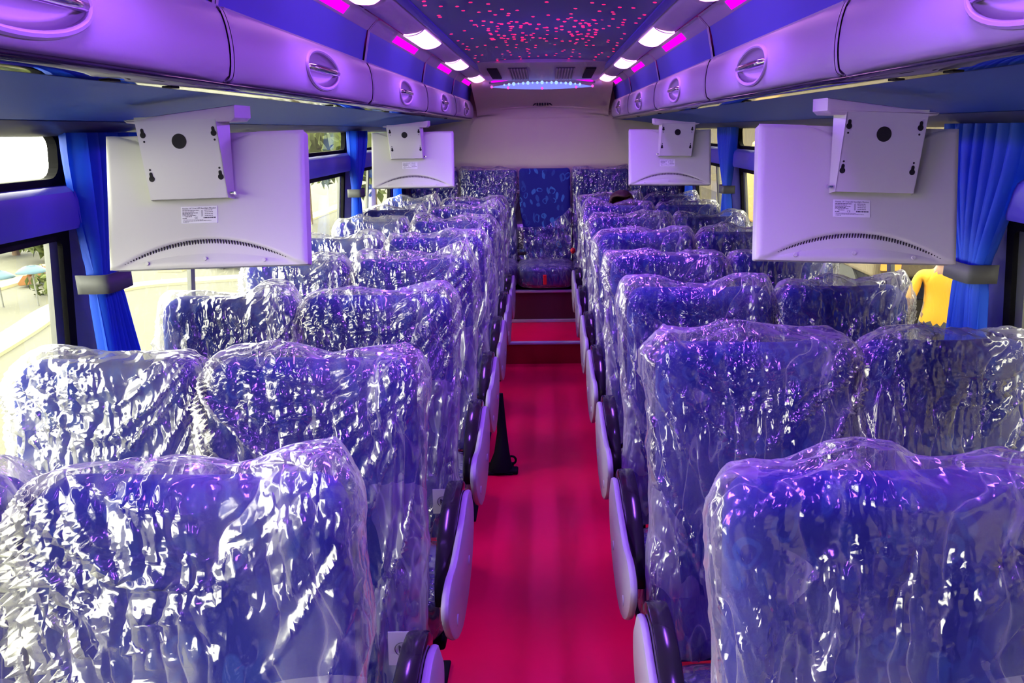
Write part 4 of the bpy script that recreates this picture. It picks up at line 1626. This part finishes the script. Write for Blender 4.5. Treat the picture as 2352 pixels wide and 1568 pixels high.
def seg_person(name, loc, rot, pose, shirt, trouser, label, bald=False):
    """pose: dict of joint positions in metres, figure faces -y"""
    J = dict(pose)
    E = [('pelvis', 'waist'), ('waist', 'chest'), ('chest', 'neck'), ('neck', 'head_low')]
    Rr = {'pelvis': (0.15, 0.115), 'waist': (0.135, 0.10), 'chest': (0.16, 0.11), 'neck': 0.055, 'head_low': 0.062}
    E.append(('head_low', 'head_mid'))
    E.append(('head_mid', 'head_top'))
    Rr['head_mid'] = (0.078, 0.095)
    Rr['head_top'] = (0.060, 0.072)
    for sd in ('l', 'r'):
        E += [('chest', sd + '_sh'), (sd + '_sh', sd + '_el'), (sd + '_el', sd + '_wr'), (sd + '_wr', sd + '_palm'),
              ('pelvis', sd + '_hip'), (sd + '_hip', sd + '_kn'), (sd + '_kn', sd + '_an'), (sd + '_an', sd + '_toe')]
        Rr.update({sd + '_sh': 0.062, sd + '_el': 0.043, sd + '_wr': 0.028, sd + '_palm': (0.036, 0.016), sd + '_hip': 0.085, sd + '_kn': 0.058, sd + '_an': 0.040, sd + '_toe': 0.034})
        pw, pp = Vector(J[sd + '_wr']), Vector(J[sd + '_palm'])
        d = (pp - pw).normalized()
        side = d.cross(Vector((0, 1, 0.3))).normalized()
        if side.length < 0.1:
            side = Vector((1, 0, 0))
        for q, ln in enumerate((0.070, 0.080, 0.075, 0.060)):
            a = pp + side * (-0.027 + 0.018 * q) + d * 0.03
            J['%s_f%d' % (sd, q)] = tuple(a)
            J['%s_g%d' % (sd, q)] = tuple(a + d * ln * 0.55 + Vector((0, -0.012, 0)))
            J['%s_h%d' % (sd, q)] = tuple(a + d * ln * 0.9 + Vector((0, -0.034, 0)))
            E += [(sd + '_palm', '%s_f%d' % (sd, q)), ('%s_f%d' % (sd, q), '%s_g%d' % (sd, q)), ('%s_g%d' % (sd, q), '%s_h%d' % (sd, q))]
            for z_ in 'fgh':
                Rr['%s_%s%d' % (sd, z_, q)] = 0.0085
        a = pw + d * 0.03 - side * 0.035
        J[sd + '_t0'] = tuple(a)
        J[sd + '_t1'] = tuple(a + d * 0.04 - side * 0.018 + Vector((0, -0.015, 0)))
        E += [(sd + '_wr', sd + '_t0'), (sd + '_t0', sd + '_t1')]
        Rr[sd + '_t0'] = Rr[sd + '_t1'] = 0.010
    root, body = person(name, loc, rot, J, E, Rr, M['skin'], None, None, label, shirt, trouser)
    # clothes by region: shirt on trunk and upper arms, trousers on hips and legs
    me = body.data
    seg_s = [(J['pelvis'], J['waist']), (J['waist'], J['chest'])] + [(J['chest'], J[a + '_sh']) for a in 'lr'] + [(J[a + '_sh'], tuple((Vector(J[a + '_sh']) * 0.25 + Vector(J[a + '_el']) * 0.75))) for a in 'lr']
    seg_t = [(J['pelvis'], J[a + '_hip']) for a in 'lr'] + [(J[a + '_hip'], J[a + '_kn']) for a in 'lr'] + [(J[a + '_kn'], J[a + '_an']) for a in 'lr']
    seg_k = [(J['neck'], J['head_top'])] + [(J[a + '_el'], J[a + '_palm']) for a in 'lr'] + [(J[a + '_palm'], J[a + '_h1']) for a in 'lr']

    def dist(p, segs):
        best = 9
        for a, c in segs:
            a, c = Vector(a), Vector(c)
            t = max(0, min(1, (p - a).dot(c - a) / max(1e-9, (c - a).length_squared)))
            best = min(best, (p - (a + (c - a) * t)).length)
        return best
    for pl in me.polygons:
        p = Vector(pl.center)
        ds, dt, dk = dist(p, seg_s), dist(p, seg_t), dist(p, seg_k)
        pl.material_index = 0 if dk < ds and dk < dt else (1 if ds <= dt or (p - Vector(J['pelvis'])).z > 0.0 and ds < 0.2 else 2)
    # head features
    hm = Vector(J['head_mid'])
    b = MB()
    b.ball(hm + Vector((0, -0.098, -0.012)), (0.013, 0.018, 0.022), 12, 8)
    b.build('nose', M['skin'], body, True)
    for sx in (-1, 1):
        b = MB()
        b.ball(hm + Vector((sx * 0.030, -0.083, 0.012)), (0.013, 0.010, 0.008), 12, 8)
        b.build('eye', M['white'], body, True)
        b = MB()
        b.ball(hm + Vector((sx * 0.080, 0.005, 0.0)), (0.010, 0.020, 0.030), 12, 8)
        b.build('ear', M['skin'], body, True)
    b = MB()
    b.ball(hm + Vector((0, -0.080, -0.055)), (0.025, 0.010, 0.007), 12, 8)
    b.build('mouth', M['hair'], body, True)
    bm = bmesh.new()
    bmesh.ops.create_icosphere(bm, subdivisions=4, radius=1.0)
    for v in list(bm.verts):
        if v.co.z < -0.25 or (v.co.y < -0.45 and v.co.z < 0.55):
            bm.verts.remove(v)
    for v in bm.verts:
        c = v.co
        k = 1 + 0.03 * noise.noise(c * 9)
        v.co = Vector((c.x * 0.092 * k, c.y * 0.108 * k + 0.010, c.z * 0.098 * k + 0.030)) + hm
    h = MB()
    h.frombm(bm)
    hr = h.build('hair', M['hair'], body, True)
    sl = hr.modifiers.new('thickness', 'SOLIDIFY')
    sl.thickness = 0.012
    tag(root, label, 'person')
    return root


seated = dict(pelvis=(0, 0, 0.585), waist=(0, 0.07, 0.70), chest=(0, 0.10, 0.86), neck=(0, 0.085, 0.99), head_low=(0, 0.07, 1.06), head_mid=(0, 0.055, 1.14), head_top=(0, 0.065, 1.195),
              l_sh=(-0.16, 0.09, 0.915), r_sh=(0.16, 0.09, 0.915), l_el=(-0.20, 0.03, 0.69), r_el=(0.20, 0.03, 0.69), l_wr=(-0.13, -0.09, 0.68), r_wr=(0.13, -0.09, 0.68),
              l_palm=(-0.09, -0.13, 0.655), r_palm=(0.09, -0.13, 0.655), l_hip=(-0.09, -0.03, 0.565), r_hip=(0.09, -0.03, 0.565), l_kn=(-0.11, -0.232, 0.555), r_kn=(0.11, -0.232, 0.555),
              l_an=(-0.11, -0.275, 0.09), r_an=(0.11, -0.275, 0.09), l_toe=(-0.11, -0.345, 0.035), r_toe=(0.11, -0.345, 0.035))
seg_person('seated_person', (0.535, 5.42, 0.018), R(-3), seated, M['trouser'], M['trouser'], 'seated person with dark reddish hair, head just showing above the last right-hand rows')
G = -0.95
stand = dict(pelvis=(0, 0, 0.92), waist=(0, 0, 1.06), chest=(0, 0.0, 1.27), neck=(0, 0.0, 1.45), head_low=(0, -0.01, 1.52), head_mid=(0, -0.02, 1.60), head_top=(0, -0.01, 1.67),
             l_sh=(-0.18, 0, 1.36), r_sh=(0.18, 0, 1.36), l_el=(-0.25, -0.02, 1.09), r_el=(0.25, -0.02, 1.09), l_wr=(-0.26, -0.08, 0.86), r_wr=(0.26, -0.08, 0.86),
             l_palm=(-0.26, -0.10, 0.79), r_palm=(0.26, -0.10, 0.79), l_hip=(-0.09, 0, 0.86), r_hip=(0.09, 0, 0.86), l_kn=(-0.10, -0.01, 0.47), r_kn=(0.10, -0.01, 0.47),
             l_an=(-0.10, 0.02, 0.08), r_an=(0.10, 0.02, 0.08), l_toe=(-0.10, -0.12, 0.035), r_toe=(0.10, -0.12, 0.035))
seg_person('standing_person', (3.56, 6.75, G), R(-25), stand, M['yellow'], M['trouser'], 'person in a yellow top standing outside the right-hand window')

# ------------------------------------------------------------------ outside
GL = -4.3                                  # the street on the left lies well below the bus
b = MB()
b.box((-90, -40, GL - 0.2), (-5.0, 120, GL))
b.add([(-5.0, -40, GL), (-5.0, 120, GL), (-2.2, 120, G), (-2.2, -40, G)], [(0, 1, 2, 3)])
b.box((-2.2, -40, G - 0.2), (60, 120, G))
struct(b.build('ground', M['asphalt']))
b = MB()
b.box((1.8, -30, G), (7.3, 40, G + 0.02))
struct(b.build('ground_earth', M['earth']))


def kerb(pts, w, h, label):
    V, F = [], []
    for i, (x, y) in enumerate(pts):
        p0, p1 = pts[max(0, i - 1)], pts[min(len(pts) - 1, i + 1)]
        d = Vector((p1[0] - p0[0], p1[1] - p0[1], 0)).normalized()
        nrm = Vector((-d.y, d.x, 0)) * w / 2
        V += [(x - nrm.x, y - nrm.y, GL), (x + nrm.x, y + nrm.y, GL), (x + nrm.x, y + nrm.y, GL + h), (x - nrm.x, y - nrm.y, GL + h)]
    for i in range(len(pts) - 1):
        for k in range(4):
            F.append((4 * i + k, 4 * i + (k + 1) % 4, 4 * i + 4 + (k + 1) % 4, 4 * i + 4 + k))
    F += [(0, 1, 2, 3), tuple(4 * (len(pts) - 1) + k for k in (3, 2, 1, 0))]
    return tag(mesh('kerb', V, F, M['kerb'], None), label, 'kerb', 'pale kerbs outside the left windows')


K = 6.0 / 2.65
kerb(smoothpts([(x * K, y * K) for x, y in ((-6.6, 6.0), (-6.9, 8.4), (-7.3, 10.2), (-7.7, 11.6), (-7.75, 12.5), (-7.3, 13.6), (-5.8, 14.2))], 6), 1.0, 0.10, 'pale curved kerb closest to the left windows')
kerb([(-17.0, 34), (-17.0, 45), (-17.2, 70)], 1.1, 0.12, 'pale straight kerb beyond the curved one, outside the left windows')
kerb([(-22.4, 24), (-22.4, 29), (-22.3, 40), (-22, 70)], 0.9, 0.12, 'pale straight kerb farthest from the left windows')


def tree(x, y, h, r, seed, label):
    rnd = random.Random(seed)
    root = empty('roadside_tree', (x, y, GL))
    b = MB()
    b.tube([(0, 0, 0), (0.1, 0, h * 0.3), (0.05, 0.1, h * 0.6)], [0.2, 0.15, 0.08], 10)
    b.build('trunk', M['bark'], root, True)
    b = MB()
    for i in range(420):
        a, q = rnd.uniform(0, 6.28), rnd.uniform(-1, 1)
        k = r * rnd.uniform(0.65, 1.05) * math.sqrt(1 - q * q * 0.9)
        p = Vector((math.cos(a) * k, math.sin(a) * k, h * 0.62 + q * h * 0.38))
        e = Euler((rnd.uniform(0, 6), rnd.uniform(0, 6), rnd.uniform(0, 6))).to_matrix()
        sz = rnd.uniform(0.25, 0.5)
        b.add([p + e @ Vector(c) * sz for c in ((-1, 0, 0), (0, -0.5, 0.1), (1, 0, 0), (0, 0.5, 0.1))], [(0, 1, 2, 3)])
    b.ball((0, 0, h * 0.62), (r * 0.8, r * 0.8, h * 0.30), 14, 10)
    b.build('foliage', M['leaf'], root)
    tag(root, label, 'tree', 'trees outside the left windows')


for i, (x, y, h, r, w) in enumerate(((-27.6, 39.5, 2.3, 1.7, 'low leafy tree farthest left outside the near left window'), (-24.2, 37.5, 2.1, 1.5, 'low leafy tree behind the orange machine outside the near left window'),
                                     (-16, 52, 10.5, 4.0, 'tall leafy tree far along the road outside the middle left window'), (-10.5, 47, 9.5, 3.0, 'tall leafy tree showing just before the far left monitor'),
                                     (-31.0, 47.5, 2.6, 2.2, 'low leafy tree in the rear of the row outside the near left window'))):
    tree(x, y, h, r, i + 1, w)


def loader(x, y, rz, label):
    root = empty('wheel_loader', (x, y, GL), (0, 0, rz))
    root.scale = (0.66, 0.66, 0.66)
    b = MB()
    b.prism([(-1.4, 0.5), (1.2, 0.5), (1.4, 0.9), (1.3, 1.25), (0.2, 1.3), (-1.4, 1.1)], 'y', -0.5, 0.5, 0.06)
    b.build('chassis', M['orange'], root)
    b = MB()
    b.box((-0.7, -0.45, 1.2), (0.3, 0.45, 2.1), 0.08)
    b.build('cab', M['wheelwhite'], root)
    for wx in (-0.9, 0.8):
        for wy in (-0.62, 0.62):
            b = MB()
            b.cyl((wx, wy - 0.16, 0.42), (wx, wy + 0.16, 0.42), 0.42, n=20)
            b.build('wheel', M['tyre'], root)
    b = MB()
    b.prism([(1.7, 0.2), (2.3, 0.15), (2.4, 0.3), (2.0, 0.8), (1.8, 0.8)], 'y', -0.8, 0.8, 0.03)
    b.tube([(0.6, 0.3, 1.2), (1.3, 0.3, 1.2), (1.9, 0.3, 0.6)], 0.08, 8)
    b.tube([(0.6, -0.3, 1.2), (1.3, -0.3, 1.2), (1.9, -0.3, 0.6)], 0.08, 8)
    b.build('bucket', M['orange'], root)
    tag(root, label, 'loader', 'orange machines outside the left windows')


loader(-20.1, 31.4, R(195), 'orange wheel loader outside, seen left of the curtain through the near left window')
loader(-14.2, 34.8, R(160), 'orange wheel loader outside, seen below the near left monitor')


def umbrella(x, y, h, r, label):
    root = empty('street_umbrella', (x, y, GL))
    b = MB()
    b.cyl((0, 0, 0), (0, 0, h), 0.03, n=8)
    b.build('pole', M['alu'], root)
    V, F = [(0, 0, h)], []
    for j in range(1, 5):
        for i in range(16):
            a = 2 * math.pi * i / 16
            V.append((math.cos(a) * r * j / 4, math.sin(a) * r * j / 4, h - 0.5 * r * (j / 4) ** 2))
    F += [(0, 1 + i, 1 + (i + 1) % 16) for i in range(16)]
    for j in range(3):
        F += [(1 + j * 16 + i, 1 + j * 16 + (i + 1) % 16, 17 + j * 16 + (i + 1) % 16, 17 + j * 16 + i) for i in range(16)]
    o = mesh('canopy', V, F, M['sky_blue'], root, True)
    m_ = o.modifiers.new('thickness', 'SOLIDIFY')
    m_.thickness = 0.01
    tag(root, label, 'umbrella', 'pale blue umbrellas outside the left windows')


umbrella(-19.7, 27.0, 1.35, 0.55, 'pale blue street umbrella outside, left of the pair in the near left window')
umbrella(-18.55, 27.2, 1.5, 0.52, 'pale blue street umbrella outside, right of the pair in the near left window')
# low green bush by the kerb
root = empty('roadside_bush', (-19.0, 29.5, GL))
rnd = random.Random(8)
b = MB()
for i in range(260):
    p = Vector((max(-0.75, min(0.75, rnd.gauss(0, 0.4))), rnd.gauss(0, 0.5), abs(rnd.gauss(0.4, 0.35))))
    e = Euler((rnd.uniform(0, 6), rnd.uniform(0, 6), rnd.uniform(0, 6))).to_matrix()
    b.add([p + e @ Vector(c) * 0.2 for c in ((-1, 0, 0), (0, -0.4, 0.1), (1, 0, 0), (0, 0.4, 0.1))], [(0, 1, 2, 3)])
b.build('foliage', M['leaf'], root)
b = MB()
b.tube([(0, 0, 0), (0.03, 0.02, 0.4)], 0.03, 8)
b.build('stem', M['bark'], root)
tag(root, 'bright green bush by the kerb outside the near left window', 'bush')

# right: brown building close to the bus and a parked truck
b = MB()
b.box((7.3, -30, G), (7.7, 45, 8.5))
b.box((4.3, -30, 4.2), (7.5, 45, 4.4))  # unseen overhang, added to cut sky light on the right side
struct(b.build('wall_outside', M['brown']))
root = empty('parked_truck', (4.9, 11.6, G))
b = MB()
b.box((-0.9, -2.4, 0.85), (0.9, 2.2, 2.55), 0.05)
b.build('cargo_body', M['brown'], root)
b = MB()
b.box((-0.85, -2.3, 0.55), (0.85, 4.0, 0.85), 0.03)
b.build('chassis', M['black'], root)
b = MB()
b.prism([(2.3, 0.85), (4.1, 0.85), (4.1, 1.6), (3.7, 2.4), (2.3, 2.4)], 'x', -0.88, 0.88, 0.06)
b.build('cab', M['ochre'], root)
for wy in (-1.5, 3.2):
    for wx in (-0.75, 0.75):
        b = MB()
        b.cyl((wx - 0.13, wy, 0.45), (wx + 0.13, wy, 0.45), 0.45, n=20)
        b.build('wheel', M['tyre'], root)
for wx in (-0.7, 0.7):
    b = MB()
    b.box((wx - 0.12, -2.44, 0.95), (wx + 0.12, -2.39, 1.05), 0.01)
    b.build('tail_light', M['amber'], root)
tag(root, 'dark parked truck with amber tail lights outside the right windows', 'truck')
